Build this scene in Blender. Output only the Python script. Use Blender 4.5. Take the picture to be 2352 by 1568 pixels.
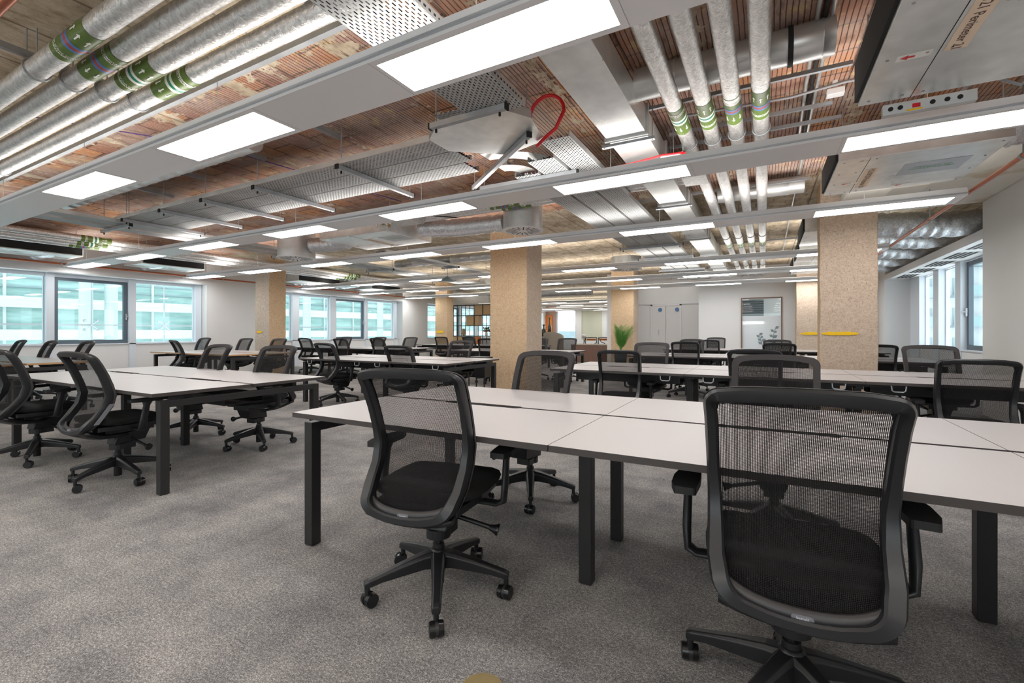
import bpy, math, random
from mathutils import Vector, Matrix
R = math.radians
random.seed(7)
for o in list(bpy.data.objects): bpy.data.objects.remove(o)
SC = bpy.context.scene
COL = SC.collection
# ---------------------------------------------------------------- camera, world, exposure
cam_d = bpy.data.cameras.new('camera'); cam = bpy.data.objects.new('camera', cam_d); COL.objects.link(cam)
cam_d.sensor_width = 36; cam_d.lens = 36*1057.07/2352; cam_d.clip_start = .02; cam_d.clip_end = 300
cam_d.shift_y = -21.6/2352
cam.location = (0, 0, 1.16); cam.rotation_euler = (R(90), 0, R(28.675))
SC.camera = cam
W = bpy.data.worlds.new('world'); SC.world = W; W.use_nodes = True
W.node_tree.nodes['Background'].inputs[0].default_value = (.86, .94, 1, 1)
W.node_tree.nodes['Background'].inputs[1].default_value = 2.9
SC.view_settings.view_transform = 'Standard'; SC.view_settings.look = 'None'
SC.view_settings.gamma = 1; SC.view_settings.use_curve_mapping = False
SC.view_settings.exposure = 0.48
LIGHT_DOWN = 12.0      # emission of the light panels
LIGHT_UP = 4.0        # emission of the uplight diffuser on top of the linear lights
try:
    SC.cycles.max_bounces = 10; SC.cycles.diffuse_bounces = 5; SC.cycles.transparent_max_bounces = 24
    SC.cycles.glossy_bounces = 4; SC.cycles.sample_clamp_indirect = 6
except Exception: pass

# ---------------------------------------------------------------- materials
def lin(c):
    return tuple(((v/12.92) if v <= .04045 else ((v+.055)/1.055)**2.4) for v in c)
class NT:
    def __init__(s, name):
        s.m = bpy.data.materials.new(name); s.m.use_nodes = True
        s.t = s.m.node_tree; s.b = s.t.nodes['Principled BSDF']; s.out = s.t.nodes['Material Output']
    def n(s, typ, **k):
        x = s.t.nodes.new(typ)
        for a, v in k.items(): setattr(x, a, v)
        return x
    def l(s, a, b): s.t.links.new(a, b)
    def math(s, op, a, b=None, c=None):
        x = s.n('ShaderNodeMath', operation=op)
        for i, v in enumerate((a, b, c)):
            if v is None: continue
            if hasattr(v, 'links') or hasattr(v, 'is_linked'): s.l(v, x.inputs[i])
            else: x.inputs[i].default_value = v
        return x.outputs[0]
    def coord(s, kind='Object', scale=None, rot=None):
        c = s.n('ShaderNodeTexCoord').outputs[kind]
        if scale is None and rot is None: return c
        m = s.n('ShaderNodeMapping'); s.l(c, m.inputs[0])
        if scale: m.inputs['Scale'].default_value = scale
        if rot: m.inputs['Rotation'].default_value = rot
        return m.outputs[0]
    def noise(s, vec, scale, detail=4, rough=.6, dist=0):
        x = s.n('ShaderNodeTexNoise'); s.l(vec, x.inputs['Vector'])
        x.inputs['Scale'].default_value = scale; x.inputs['Detail'].default_value = detail
        x.inputs['Roughness'].default_value = rough; x.inputs['Distortion'].default_value = dist
        return x.outputs['Fac']
    def ramp(s, fac, stops, interp='LINEAR'):
        x = s.n('ShaderNodeValToRGB'); s.l(fac, x.inputs[0]); e = x.color_ramp.elements
        x.color_ramp.interpolation = interp
        while len(e) < len(stops): e.new(.5)
        for i, (p, c) in enumerate(stops):
            e[i].position = p
            if not isinstance(c, (tuple, list)): c = (c, c, c)
            e[i].color = (*c[:3], 1)
        return x.outputs[0]
    def mix(s, f, a, b, blend='MIX'):
        x = s.n('ShaderNodeMix', data_type='RGBA', blend_type=blend)
        for sock, v in ((x.inputs[0], f), (x.inputs[6], a), (x.inputs[7], b)):
            if hasattr(v, 'is_linked'): s.l(v, sock)
            elif isinstance(v, (int, float)): sock.default_value = v
            else: sock.default_value = (*v[:3], 1)
        return x.outputs[2]
    def bump(s, h, strength=.3, dist=.01):
        x = s.n('ShaderNodeBump'); s.l(h, x.inputs['Height'])
        x.inputs['Strength'].default_value = strength; x.inputs['Distance'].default_value = dist
        s.l(x.outputs[0], s.b.inputs['Normal']); return x
    def set(s, col=None, rough=.5, metal=0, spec=None):
        if col is not None:
            if hasattr(col, 'is_linked'): s.l(col, s.b.inputs['Base Color'])
            else: s.b.inputs['Base Color'].default_value = (*col[:3], 1)
        if hasattr(rough, 'is_linked'): s.l(rough, s.b.inputs['Roughness'])
        else: s.b.inputs['Roughness'].default_value = rough
        s.b.inputs['Metallic'].default_value = metal
        if spec is not None: s.b.inputs['Specular IOR Level'].default_value = spec
        return s
def plain(name, srgb, rough=.5, metal=0, var=.06, scale=12, spec=None, bump=0):
    s = NT(name); c = lin(srgb)
    f = s.noise(s.coord(), scale, 3)
    a = tuple(v*(1-var) for v in c); b = tuple(min(1, v*(1+var)) for v in c)
    s.set(s.mix(f, a, b), rough, metal, spec)
    if bump: s.bump(f, bump, .003)
    return s.m
def emit(name, col, st):
    s = NT(name); s.set(col, .5)
    s.b.inputs['Emission Color'].default_value = (*col, 1); s.b.inputs['Emission Strength'].default_value = st
    return s.m
M = {}
M['wall'] = plain('painted_wall', (.86, .86, .86), .7, var=.02, scale=3)
M['wall_warm'] = plain('warm_painted_wall', (.83, .825, .815), .7, var=.02, scale=3)
M['wall_pink'] = plain('clay_plaster', (.66, .53, .47), .8, var=.08, scale=4)
M['blind'] = plain('blind_fabric', (.78, .79, .72), .9, var=.02)
M['white'] = plain('white_powder_coat', (.88, .88, .88), .45, var=.015)
M['lightwhite'] = plain('luminaire_white', (.87, .86, .86), .4, var=.01)
M['alu'] = plain('aluminium_trim', (.72, .73, .75), .35, .6, var=.04)
M['window_grey'] = plain('window_frame_grey', (.36, .41, .45), .4, .2, var=.05)
M['mullion'] = plain('mullion_white', (.83, .86, .89), .4, var=.02)
M['black'] = plain('black_powder_coat', (.14, .137, .14), .42, var=.12, scale=60)
M['plastic'] = plain('black_nylon', (.115, .116, .128), .38, var=.1, scale=90, bump=.05)
M['plastic_grey'] = plain('dark_grey_nylon', (.20, .19, .195), .42, var=.1, scale=90)
M['rubber'] = plain('glossy_black_caster', (.09, .09, .095), .22, var=.1)
M['pad'] = plain('soft_black_pad', (.075, .075, .08), .55, var=.1, scale=80)
M['seat'] = plain('black_seat_fabric', (.065, .065, .07), .95, var=.25, scale=400, bump=.4)
M['badge'] = plain('badge_grey', (.52, .52, .55), .35, .3, var=.02)
M['badge_text'] = plain('badge_lettering', (.85, .85, .87), .4, var=.02)
M['dark'] = plain('dark_void', (.10, .10, .10), .8, var=.1)
M['cable'] = plain('cable_black', (.13, .12, .12), .6, var=.1)
M['greycable'] = plain('cable_grey', (.55, .55, .56), .5, var=.1)
M['purple'] = plain('cable_purple', (.38, .27, .55), .5)
M['red'] = plain('red_cable', (.80, .08, .12), .4, var=.05)
M['desk'] = plain('desk_laminate', (.70, .677, .672), .38, var=.015, scale=5, spec=.4)
M['deskedge'] = plain('desk_edge_dark', (.25, .225, .22), .5, var=.08)
M['oakedge'] = plain('plywood_edge', (.74, .58, .40), .5, var=.12, scale=40)
M['orange'] = plain('orange_upholstery', (.82, .47, .20), .7)
M['grey_felt'] = plain('grey_felt', (.50, .54, .56), .9, var=.05)
M['beige'] = plain('beige_upholstery', (.76, .72, .67), .9, var=.05)
M['brownwood'] = plain('walnut_veneer', (.48, .36, .31), .5, var=.15, scale=9)
M['boxwood'] = plain('pale_ply', (.78, .64, .47), .5, var=.08, scale=9)
M['pot'] = plain('dark_plant_pot', (.17, .18, .20), .5)
M['leaf'] = plain('palm_leaf', (.28, .50, .17), .5, var=.35, scale=15)
M['stem'] = plain('palm_stem', (.38, .55, .22), .5, var=.2)
M['bottle'] = plain('tinted_bottle', (.22, .20, .15), .1, var=.1)
M['ceramic'] = plain('stoneware', (.67, .58, .44), .5, var=.1)
M['copper'] = plain('copper_pipe', (.72, .42, .30), .32, .85, var=.12, scale=20)
M['green'] = plain('label_olive', (.33, .42, .16), .35, var=.03)
M['lblue'] = plain('label_blue', (.27, .45, .67), .35, var=.02)
M['lred'] = plain('label_red', (.62, .24, .24), .35, var=.02)
M['lgreen'] = plain('label_emerald', (.05, .50, .36), .35, var=.02)
M['lwhite'] = plain('label_white', (.92, .92, .90), .4, var=.02)
M['sticker'] = plain('sticker_cream', (.91, .82, .72), .5, var=.02)
M['stickertext'] = plain('sticker_print', (.36, .27, .25), .6)
M['lime'] = plain('printed_green', (.30, .66, .42), .5)
M['tower'] = plain('tower_cladding', (.74, .77, .78), .7, var=.03)
M['towerglass'] = plain('tower_window', (.50, .60, .61), .3, var=.1)
M['exit'] = emit('exit_sign_green', (.02, .42, .28), .8)
M['exitw'] = emit('exit_sign_white', (.8, 1, .9), 1.2)
M['brass'] = plain('worn_brass', (.62, .54, .38), .45, .3, var=.2, scale=30)
M['yellow'] = plain('yellow_paint', (.93, .74, .05), .7, var=.08, scale=40)
M['panel'] = emit('light_panel', (1, .982, .965), LIGHT_DOWN)
M['downlight'] = emit('downlight_lens', (1, .98, .95), 75.0)  # glow of the fill lights added above the doors
M['uplight'] = emit('uplight_diffuser', (1, .965, .92), LIGHT_UP)

def mk_glass():
    s = NT('window_glass'); s.t.nodes.remove(s.b)
    tr = s.n('ShaderNodeBsdfTransparent'); tr.inputs[0].default_value = (.95, .98, .975, 1)
    gl = s.n('ShaderNodeBsdfGlossy'); gl.inputs['Roughness'].default_value = .02
    lw = s.n('ShaderNodeLayerWeight'); lw.inputs[0].default_value = .5
    fr = s.math('ADD', s.math('MULTIPLY', s.math('POWER', lw.outputs['Facing'], 4), .6), .03)
    mx = s.n('ShaderNodeMixShader'); s.l(fr, mx.inputs[0]); s.l(tr.outputs[0], mx.inputs[1]); s.l(gl.outputs[0], mx.inputs[2])
    s.l(mx.outputs[0], s.out.inputs[0]); return s.m
M['glass'] = mk_glass()
def mk_frost():
    s = NT('frosted_film'); s.set(lin((.90, .93, .95)), .5)
    tr = s.n('ShaderNodeBsdfTransparent'); mx = s.n('ShaderNodeMixShader'); mx.inputs[0].default_value = .82
    s.l(tr.outputs[0], mx.inputs[1]); s.l(s.b.outputs[0], mx.inputs[2]); s.l(mx.outputs[0], s.out.inputs[0]); return s.m
M['frost'] = mk_frost()
def mk_foil(name, tint, stripes=False):
    s = NT(name); co = s.coord()
    n1 = s.noise(co, 38, 5, .6, .8); n2 = s.noise(s.coord(scale=(1, 1, 1)), 5, 4)
    h = s.math('ADD', s.math('MULTIPLY', n1, 1.0), s.math('MULTIPLY', n2, .5))
    c = s.ramp(n1, [(.3, tuple(v*.62 for v in tint)), (.62, tint)])
    s.set(c, s.ramp(n2, [(.3, .28), (.7, .46)]), .85); s.bump(h, .55, .012); return s.m
M['foil'] = mk_foil('foil_insulation', (.80, .79, .78))
M['foilcool'] = mk_foil('crumpled_foil_duct', (.78, .80, .83))
def mk_galv(name, tint, rough=.38, bumpv=.02):
    s = NT(name); co = s.coord(); n = s.noise(co, 2.2, 3, .5); n2 = s.noise(co, 9, 2, .5)
    c = s.ramp(s.math('ADD', s.math('MULTIPLY', n, .6), s.math('MULTIPLY', n2, .4)), [(.35, tuple(t*.80 for t in tint)), (.65, tint)])
    s.set(c, s.ramp(n, [(.3, rough-.05), (.7, rough+.10)]), .72); return s.m
M['galv'] = mk_galv('galvanised_steel', (.70, .71, .71))
M['galvbright'] = mk_galv('bright_galvanised_sheet', (.82, .83, .82), .3)
M['strut'] = mk_galv('channel_steel', (.42, .44, .46), .45)
def mk_perf():
    s = NT('perforated_tray'); co = s.coord(); sep = s.n('ShaderNodeSeparateXYZ'); s.l(co, sep.inputs[0])
    x, y = sep.outputs[0], sep.outputs[1]
    row = s.math('FLOOR', s.math('DIVIDE', y, .021))
    off = s.math('MULTIPLY', s.math('MODULO', s.math('ABSOLUTE', row), 2), .5)
    u = s.math('FRACT', s.math('ADD', s.math('DIVIDE', x, .046), off)); v = s.math('FRACT', s.math('DIVIDE', y, .021))
    hx = s.math('LESS_THAN', s.math('ABSOLUTE', s.math('SUBTRACT', u, .5)), .29)
    hy = s.math('LESS_THAN', s.math('ABSOLUTE', s.math('SUBTRACT', v, .5)), .21)
    hole = s.math('MULTIPLY', hx, hy)
    n = s.noise(co, 4, 4)
    s.set(s.ramp(n, [(.3, (.34, .35, .35)), (.7, (.46, .47, .47))]), .5, .5)
    tr = s.n('ShaderNodeBsdfTransparent'); tr.inputs[0].default_value = (.75, .75, .75, 1); mx = s.n('ShaderNodeMixShader')
    s.l(hole, mx.inputs[0]); s.l(s.b.outputs[0], mx.inputs[1]); s.l(tr.outputs[0], mx.inputs[2]); s.l(mx.outputs[0], s.out.inputs[0])
    return s.m
M['perf'] = mk_perf()
def mk_mesh():
    s = NT('backrest_mesh_fabric'); co = s.coord(); sep = s.n('ShaderNodeSeparateXYZ'); s.l(co, sep.inputs[0])
    x, z = sep.outputs[0], sep.outputs[2]
    u = s.math('FRACT', s.math('DIVIDE', x, .0042)); v = s.math('FRACT', s.math('DIVIDE', z, .0036))
    hx = s.math('LESS_THAN', s.math('ABSOLUTE', s.math('SUBTRACT', u, .5)), .27)
    hz = s.math('LESS_THAN', s.math('ABSOLUTE', s.math('SUBTRACT', v, .5)), .31)
    hole = s.math('MULTIPLY', s.math('MULTIPLY', hx, hz), .92)
    s.set(lin((.115, .108, .11)), .85, spec=.2)
    tr = s.n('ShaderNodeBsdfTransparent'); mx = s.n('ShaderNodeMixShader')
    s.l(hole, mx.inputs[0]); s.l(s.b.outputs[0], mx.inputs[1]); s.l(tr.outputs[0], mx.inputs[2]); s.l(mx.outputs[0], s.out.inputs[0]); return s.m
M['mesh'] = mk_mesh()
M['meshborder'] = plain('mesh_border_fabric', (.22, .208, .212), .9, var=.2, scale=300, bump=.3)
def mk_carpet():
    s = NT('carpet_tiles'); co = s.coord()
    fine = s.noise(co, 210, 2, .8); mid = s.noise(s.coord(scale=(1, 1.3, 1)), 70, 3, .7); big = s.noise(co, 2.6, 7, .72)
    a = s.math('ADD', s.math('MULTIPLY', fine, .62), s.math('MULTIPLY', mid, .38))
    c1 = s.ramp(a, [(.34, lin((.33, .315, .31))), (.5, lin((.60, .58, .565))), (.64, lin((.88, .855, .83)))])
    c2 = s.ramp(a, [(.36, lin((.23, .225, .24))), (.52, lin((.42, .415, .425))), (.68, lin((.68, .67, .67)))])
    br = s.n('ShaderNodeTexBrick'); s.l(co, br.inputs['Vector']); br.offset = .5
    br.inputs['Scale'].default_value = 1; br.inputs['Brick Width'].default_value = 1.0; br.inputs['Row Height'].default_value = .25
    br.inputs['Mortar Size'].default_value = .0; br.inputs['Color1'].default_value = (0, 0, 0, 1); br.inputs['Color2'].default_value = (.14, .14, .14, 1)
    f = s.math('ADD', s.ramp(big, [(.32, .08), (.68, .92)]), s.math('SUBTRACT', br.outputs['Color'], .07))
    s.set(s.mix(f, c1, c2), .95, spec=.15); s.bump(a, .6, .008); return s.m
M['carpet'] = mk_carpet()
def mk_concrete(name, a, b, c, streak=False):
    s = NT(name); co = s.coord(); n1 = s.noise(co, 2.2, 6, .65); n2 = s.noise(co, 22, 6, .8, 1.6); n3 = s.noise(co, 70, 2, .5)
    base = s.mix(n1, lin(a), lin(b)); base = s.mix(s.ramp(n2, [(.42, 0.0), (.60, .85)]), base, lin(c)); base = s.mix(s.ramp(n2, [(.30, .55), (.42, 0.0)]), base, tuple(v*.55 for v in lin(b)))
    pits = s.ramp(n3, [(.30, 1.0), (.36, 0.0)]); base = s.mix(s.math('MULTIPLY', pits, .6), base, lin((.38, .31, .25)))
    s.set(base, .9, spec=.2); s.bump(s.math('SUBTRACT', n2, s.math('MULTIPLY', pits, .5)), .7, .012); return s.m
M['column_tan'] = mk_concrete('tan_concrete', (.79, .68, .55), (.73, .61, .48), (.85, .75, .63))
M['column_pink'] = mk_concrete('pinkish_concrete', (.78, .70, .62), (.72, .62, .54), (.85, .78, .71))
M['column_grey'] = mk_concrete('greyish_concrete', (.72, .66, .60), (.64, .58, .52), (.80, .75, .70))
def mk_ceiling():
    s = NT('clay_pot_ceiling'); co = s.coord(); sep = s.n('ShaderNodeSeparateXYZ'); s.l(co, sep.inputs[0]); X, Y = sep.outputs[0], sep.outputs[1]
    # clay blocks .30 x .36 with ribs along Y
    wob = s.noise(co, 3, 3)
    xx = s.math('ADD', X, s.math('MULTIPLY', wob, .02))
    rib = s.math('ABSOLUTE', s.math('SUBTRACT', s.math('FRACT', s.math('DIVIDE', xx, .034)), .5))
    ribm = s.ramp(rib, [(.39, 0.0), (.455, 1.0)])
    br = s.n('ShaderNodeTexBrick'); mp = s.n('ShaderNodeMapping'); s.l(co, mp.inputs[0]); s.l(mp.outputs[0], br.inputs['Vector'])
    mp.inputs['Rotation'].default_value = (0, 0, R(90)); br.inputs['Scale'].default_value = 1
    br.inputs['Brick Width'].default_value = .34; br.inputs['Row Height'].default_value = .30; br.inputs['Mortar Size'].default_value = .012; br.inputs['Mortar Smooth'].default_value = .3
    br.inputs['Color1'].default_value = (*lin((.76, .54, .38)), 1); br.inputs['Color2'].default_value = (*lin((.62, .47, .43)), 1)
    br.inputs['Mortar'].default_value = (*lin((.40, .31, .27)), 1)
    n1 = s.noise(co, 1.3, 5, .6); n2 = s.noise(co, 6, 6, .7, .5); n3 = s.noise(s.coord(scale=(1, .25, 1)), 14, 5, .7)
    clay = s.mix(s.ramp(n1, [(.40, 0.0), (.64, .85)]), br.outputs['Color'], lin((.73, .65, .61)))
    clay = s.mix(s.ramp(n2, [(.56, 0.0), (.66, .8)]), clay, lin((.82, .72, .54)))
    clay = s.mix(s.math('MULTIPLY', ribm, .75), clay, lin((.30, .20, .16))); clay = s.mix(s.ramp(n3, [(.54, 0.0), (.70, .65)]), clay, lin((.34, .26, .21)))
    # concrete
    cn = s.noise(co, 4, 6, .7)
    conc = s.ramp(cn, [(.28, lin((.58, .52, .44))), (.5, lin((.76, .70, .61))), (.72, lin((.87, .83, .76)))])
    conc = s.mix(s.ramp(n3, [(.50, 0.0), (.66, .65)]), conc, lin((.52, .44, .35)))
    bo = s.math('ABSOLUTE', s.math('SUBTRACT', s.math('FRACT', s.math('DIVIDE', X, .62)), .5))
    conc = s.mix(s.ramp(bo, [(.478, 0.0), (.492, .7)]), conc, lin((.38, .31, .25)))
    # where each shows: clay blocks in bands between concrete ribs, broken up by noise, mostly 1.6 < Y < 6.6
    band = s.math('ABSOLUTE', s.math('SUBTRACT', s.math('FRACT', s.math('DIVIDE', s.math('ADD', X, .42), 1.14)), .5))
    near = s.ramp(s.math('DIVIDE', s.math('ADD', Y, s.math('MULTIPLY', s.math('SUBTRACT', n2, .5), 1.2)), 20), [(.085, 0.0), (.11, .25), (.34, .25), (.37, 0.0)])
    xr = s.ramp(s.math('DIVIDE', s.math('ADD', X, 6.0), 10), [(.36, 0.0), (.46, 1.0)])
    left = s.math('MULTIPLY', s.math('SUBTRACT', 1.0, xr), s.ramp(s.math('DIVIDE', Y, 20), [(.105, .13), (.125, 0.0)]))
    near = s.math('SUBTRACT', near, left)
    m = s.math('ADD', s.math('SUBTRACT', near, s.math('MULTIPLY', s.ramp(band, [(.40, 0.0), (.46, 1.0)]), .12)), s.math('MULTIPLY', s.math('SUBTRACT', n2, .5), .8))
    m = s.ramp(m, [(.09, 0.0), (.13, 1.0)])
    s.set(s.mix(m, conc, clay), .9, spec=.2)
    h = s.math('SUBTRACT', s.math('MULTIPLY', n2, .6), s.math('MULTIPLY', ribm, m)); s.bump(h, .8, .012); return s.m
M['ceiling'] = mk_ceiling()
def mk_plaster():
    s = NT('white_skimmed_plaster'); n = s.noise(s.coord(), 2.0, 3, .5)
    s.set(s.mix(s.ramp(n, [(.58, 0.0), (.68, .8)]), lin((.86, .85, .82)), lin((.76, .70, .60))), .85); return s.m
M['plaster'] = mk_plaster()
def mk_outglass():
    s = NT('teal_cladding_glass'); co = s.coord(); n = s.noise(s.coord(scale=(1, .5, 3)), 1.2, 3)
    c = s.ramp(n, [(.3, lin((.47, .60, .585))), (.7, lin((.68, .77, .76)))])
    s.set(c, .15, spec=.6); return s.m
M['teal'] = mk_outglass()
M['tealdark'] = plain('deep_teal_glass', (.38, .55, .54), .2, var=.15, scale=2)
M['outwhite'] = plain('exterior_white', (.74, .77, .77), .6, var=.03)
M['outgrey'] = plain('exterior_grey', (.50, .56, .58), .5, var=.06)

# ---------------------------------------------------------------- mesh builder
class MB:
    def __init__(s): s.v = []; s.f = []; s.mi = []; s.mats = []; s.sm = []
    def mat(s, m):
        if m not in s.mats: s.mats.append(m)
        return s.mats.index(m)
    def add(s, vs, fs, m='white', smooth=False):
        b = len(s.v); i = s.mat(m); s.v += [tuple(v) for v in vs]
        for f in fs: s.f.append(tuple(b+k for k in f)); s.mi.append(i); s.sm.append(smooth)
        return s
    def box(s, x0, x1, y0, y1, z0, z1, m='white'):
        vs = [(x, y, z) for z in (z0, z1) for y in (y0, y1) for x in (x0, x1)]
        return s.add(vs, [(0, 2, 3, 1), (4, 5, 7, 6), (0, 1, 5, 4), (2, 6, 7, 3), (0, 4, 6, 2), (1, 3, 7, 5)], m)
    def obox(s, c, ax, ay, az, m='white'):
        c = Vector(c); ax = Vector(ax); ay = Vector(ay); az = Vector(az)
        vs = [c+sx*ax+sy*ay+sz*az for sz in (-1, 1) for sy in (-1, 1) for sx in (-1, 1)]
        return s.add(vs, [(0, 2, 3, 1), (4, 5, 7, 6), (0, 1, 5, 4), (2, 6, 7, 3), (0, 4, 6, 2), (1, 3, 7, 5)], m)
    def cyl(s, p0, p1, r, m='white', n=16, r1=None, caps=True):
        p0 = Vector(p0); p1 = Vector(p1); d = (p1-p0).normalized()
        a = d.orthogonal().normalized(); b = d.cross(a); r1 = r if r1 is None else r1
        vs = []
        for p, rr in ((p0, r), (p1, r1)):
            for k in range(n):
                t = 2*math.pi*k/n; vs.append(p+rr*(math.cos(t)*a+math.sin(t)*b))
        s.add(vs, [(k, (k+1) % n, n+(k+1) % n, n+k) for k in range(n)], m, True)
        if caps: s.add(vs, [tuple(range(n-1, -1, -1)), tuple(range(n, 2*n))], m)
        return s
    def tube(s, pts, r, m='white', n=10, closed=False, rads=None):
        pts = [Vector(p) for p in pts]; N = len(pts); vs = []; prev = None
        for i, p in enumerate(pts):
            if closed: d = pts[(i+1) % N]-pts[i-1]
            else: d = pts[min(i+1, N-1)]-pts[max(i-1, 0)]
            d.normalize()
            a = d.orthogonal().normalized() if prev is None else (prev-d*prev.dot(d)).normalized()
            prev = a; b = d.cross(a); rr = rads[i] if rads else r
            for k in range(n):
                t = 2*math.pi*k/n; vs.append(p+rr*(math.cos(t)*a+math.sin(t)*b))
        fs = []
        for i in range(N if closed else N-1):
            j = (i+1) % N
            fs += [(i*n+k, i*n+(k+1) % n, j*n+(k+1) % n, j*n+k) for k in range(n)]
        s.add(vs, fs, m, True)
        if not closed: s.add(vs, [tuple(range(n-1, -1, -1)), tuple(range((N-1)*n, N*n))], m)
        return s
    def prism(s, poly, z0, z1, m='white', side=None, smooth=False):
        n = len(poly); vs = [(x, y, z0) for x, y in poly]+[(x, y, z1) for x, y in poly]
        s.add(vs, [tuple(range(n-1, -1, -1)), tuple(range(n, 2*n))], m)
        s.add(vs, [(k, (k+1) % n, n+(k+1) % n, n+k) for k in range(n)], side or m, smooth); return s
    def lathe(s, prof, c=(0, 0, 0), m='white', n=24):
        vs = [(c[0]+r*math.cos(2*math.pi*k/n), c[1]+r*math.sin(2*math.pi*k/n), c[2]+z) for r, z in prof for k in range(n)]
        fs = [(i*n+k, i*n+(k+1) % n, (i+1)*n+(k+1) % n, (i+1)*n+k) for i in range(len(prof)-1) for k in range(n)]
        s.add(vs, fs, m, True); return s
    def grid(s, fn, nu, nv, m='white', closed_u=False):
        vs = [fn(i/(nu if closed_u else nu-1), j/(nv-1)) for j in range(nv) for i in range(nu)]
        fs = []
        for j in range(nv-1):
            for i in range(nu if closed_u else nu-1):
                fs.append((j*nu+i, j*nu+(i+1) % nu, (j+1)*nu+(i+1) % nu, (j+1)*nu+i))
        s.add(vs, fs, m, True); return s
    def build(s, name, parent=None, loc=None, rot=None, bevel=0, sub=0, weld=False, solid=0):
        me = bpy.data.meshes.new(name); me.from_pydata(s.v, [], s.f)
        for m in s.mats: me.materials.append(M[m])
        me.polygons.foreach_set('material_index', s.mi); me.polygons.foreach_set('use_smooth', s.sm); me.update()
        o = bpy.data.objects.new(name, me); COL.objects.link(o)
        if parent: o.parent = parent
        if loc: o.location = loc
        if rot: o.rotation_euler = rot
        if weld: o.modifiers.new('weld', 'WELD')
        if solid: sm = o.modifiers.new('solid', 'SOLIDIFY'); sm.thickness = solid; sm.offset = 0
        if bevel:
            b = o.modifiers.new('bevel', 'BEVEL'); b.width = bevel; b.segments = 2; b.limit_method = 'ANGLE'; b.angle_limit = R(40)
        if sub:
            q = o.modifiers.new('sub', 'SUBSURF'); q.levels = sub; q.render_levels = sub
        return o
def empty(name, loc=(0, 0, 0), rz=0):
    o = bpy.data.objects.new(name, None); COL.objects.link(o); o.location = loc; o.rotation_euler = (0, 0, rz); o.empty_display_size = .1; return o
def tag(o, label=None, cat=None, group=None, kind=None):
    if label: o['label'] = label
    if cat: o['category'] = cat
    if group: o['group'] = group
    if kind: o['kind'] = kind
    return o
def struct(o): o['kind'] = 'structure'; return o
def copy_tree(o, parent=None):
    c = o.copy(); COL.objects.link(c)
    if parent: c.parent = parent
    for ch in list(o.children): copy_tree(ch, c)
    return c
def text_mesh(txt, size, font_off=0.0, align='CENTER'):
    cu = bpy.data.curves.new('t', 'FONT'); cu.body = txt; cu.size = size; cu.align_x = align; cu.align_y = 'CENTER'; cu.offset = font_off; cu.resolution_u = 2
    ob = bpy.data.objects.new('t', cu); COL.objects.link(ob)
    dg = bpy.context.evaluated_depsgraph_get(); me = bpy.data.meshes.new_from_object(ob.evaluated_get(dg))
    vs = [tuple(v.co) for v in me.vertices]; fs = [tuple(p.vertices) for p in me.polygons]
    bpy.data.objects.remove(ob); bpy.data.meshes.remove(me); bpy.data.curves.remove(cu)
    return vs, fs
# ---------------------------------------------------------------- structure
XL, XR, YB, ZC = -13.2, 2.7, -4.0, 3.2
b = MB().box(-13.75, 3.42, YB-.1, 29.2, -.15, 0, 'carpet'); f = struct(b.build('floor'))
b = MB().box(-13.75, 3.42, YB-.1, 29.2, ZC, ZC+.25, 'ceiling'); struct(b.build('ceiling'))
# left wall : piers, aprons, bulkhead (X from glass plane -13.62 to face -13.2)
alc = [(.9, 6.95), (8.6, 14.64), (16.26, 22.3), (24.0, 28.6)]
b = MB(); y = YB-.1
for a, c in alc:
    b.box(-13.75, XL, y, a, 0, ZC, 'wall'); y = c
b.box(-13.75, XL, y, 29.3, 0, ZC, 'wall')
for a, c in alc:
    b.box(-13.75, -13.47, a, c, 0, .87, 'wall')                # apron
    b.box(-13.75, -13.44, a, c, .87, .895, 'mullion')          # sill board
    b.box(-13.75, XL, a, c, 2.44, 2.60, 'wall')                # bulkhead
    b.box(-13.75, -13.6, a, c, 2.60, ZC, 'wall')
    b.box(-13.56, -13.50, a, c, 2.36, 2.44, 'mullion')
struct(b.build('wall_left'))
b = MB()
for a, c in alc: b.box(-13.47, -13.455, a, c, .02, .10, 'white')
struct(b.build('baseboard_left'))
def window(n, xg, side, y0, y1, z0, z1, dark, fw=.05):
    """side=-1: glass to the left of the room, +1 right"""
    m = 'window_grey' if dark else 'mullion'; d = .07 if dark else .05
    x0, x1 = sorted((xg, xg-side*d)); o = MB()
    o.box(x0, x1, y0, y1, z0, z0+fw, m).box(x0, x1, y0, y1, z1-fw, z1, m).box(x0, x1, y0, y0+fw, z0+fw, z1-fw, m).box(x0, x1, y1-fw, y1, z0+fw, z1-fw, m)
    w = struct(o.build('window_%d' % n, bevel=.004))
    MB().box(xg-.003, xg+.003, y0+fw, y1-fw, z0+fw, z1-fw, 'glass').build('pane', w)
    return w
wn = 1
def win_bays(xg, side, bays, z0, z1):
    global wn
    for y0, y1, dark in bays:
        w = window(wn, xg, side, y0, y1, z0, z1, dark, .085 if dark else .022)
        if dark:
            MB().box(*sorted((xg-side*.07, xg-side*.10)), y1-.05, y1-.03, 1.45, 1.60, 'alu').cyl((xg-side*.09, y1-.04, 1.53), (xg-side*.15, y1-.04, 1.53), .012, 'alu').build('window_handle', w)
        wn += 1
baysL = [(1.1, 2.4, 0), (2.5, 3.85, 0), (3.98, 5.32, 1), (5.45, 6.8, 0)]
win_bays(-13.60, -1, baysL, .895, 2.38)
bays2 = [(8.7, 9.70, 0), (9.95, 11.2, 0), (11.44, 12.82, 1), (12.95, 14.4, 0)]
win_bays(-13.60, -1, bays2, .895, 2.38)
bays3 = [(16.4, 17.7, 0), (17.85, 19.1, 1), (19.25, 20.6, 0), (20.75, 22.2, 0)]
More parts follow.
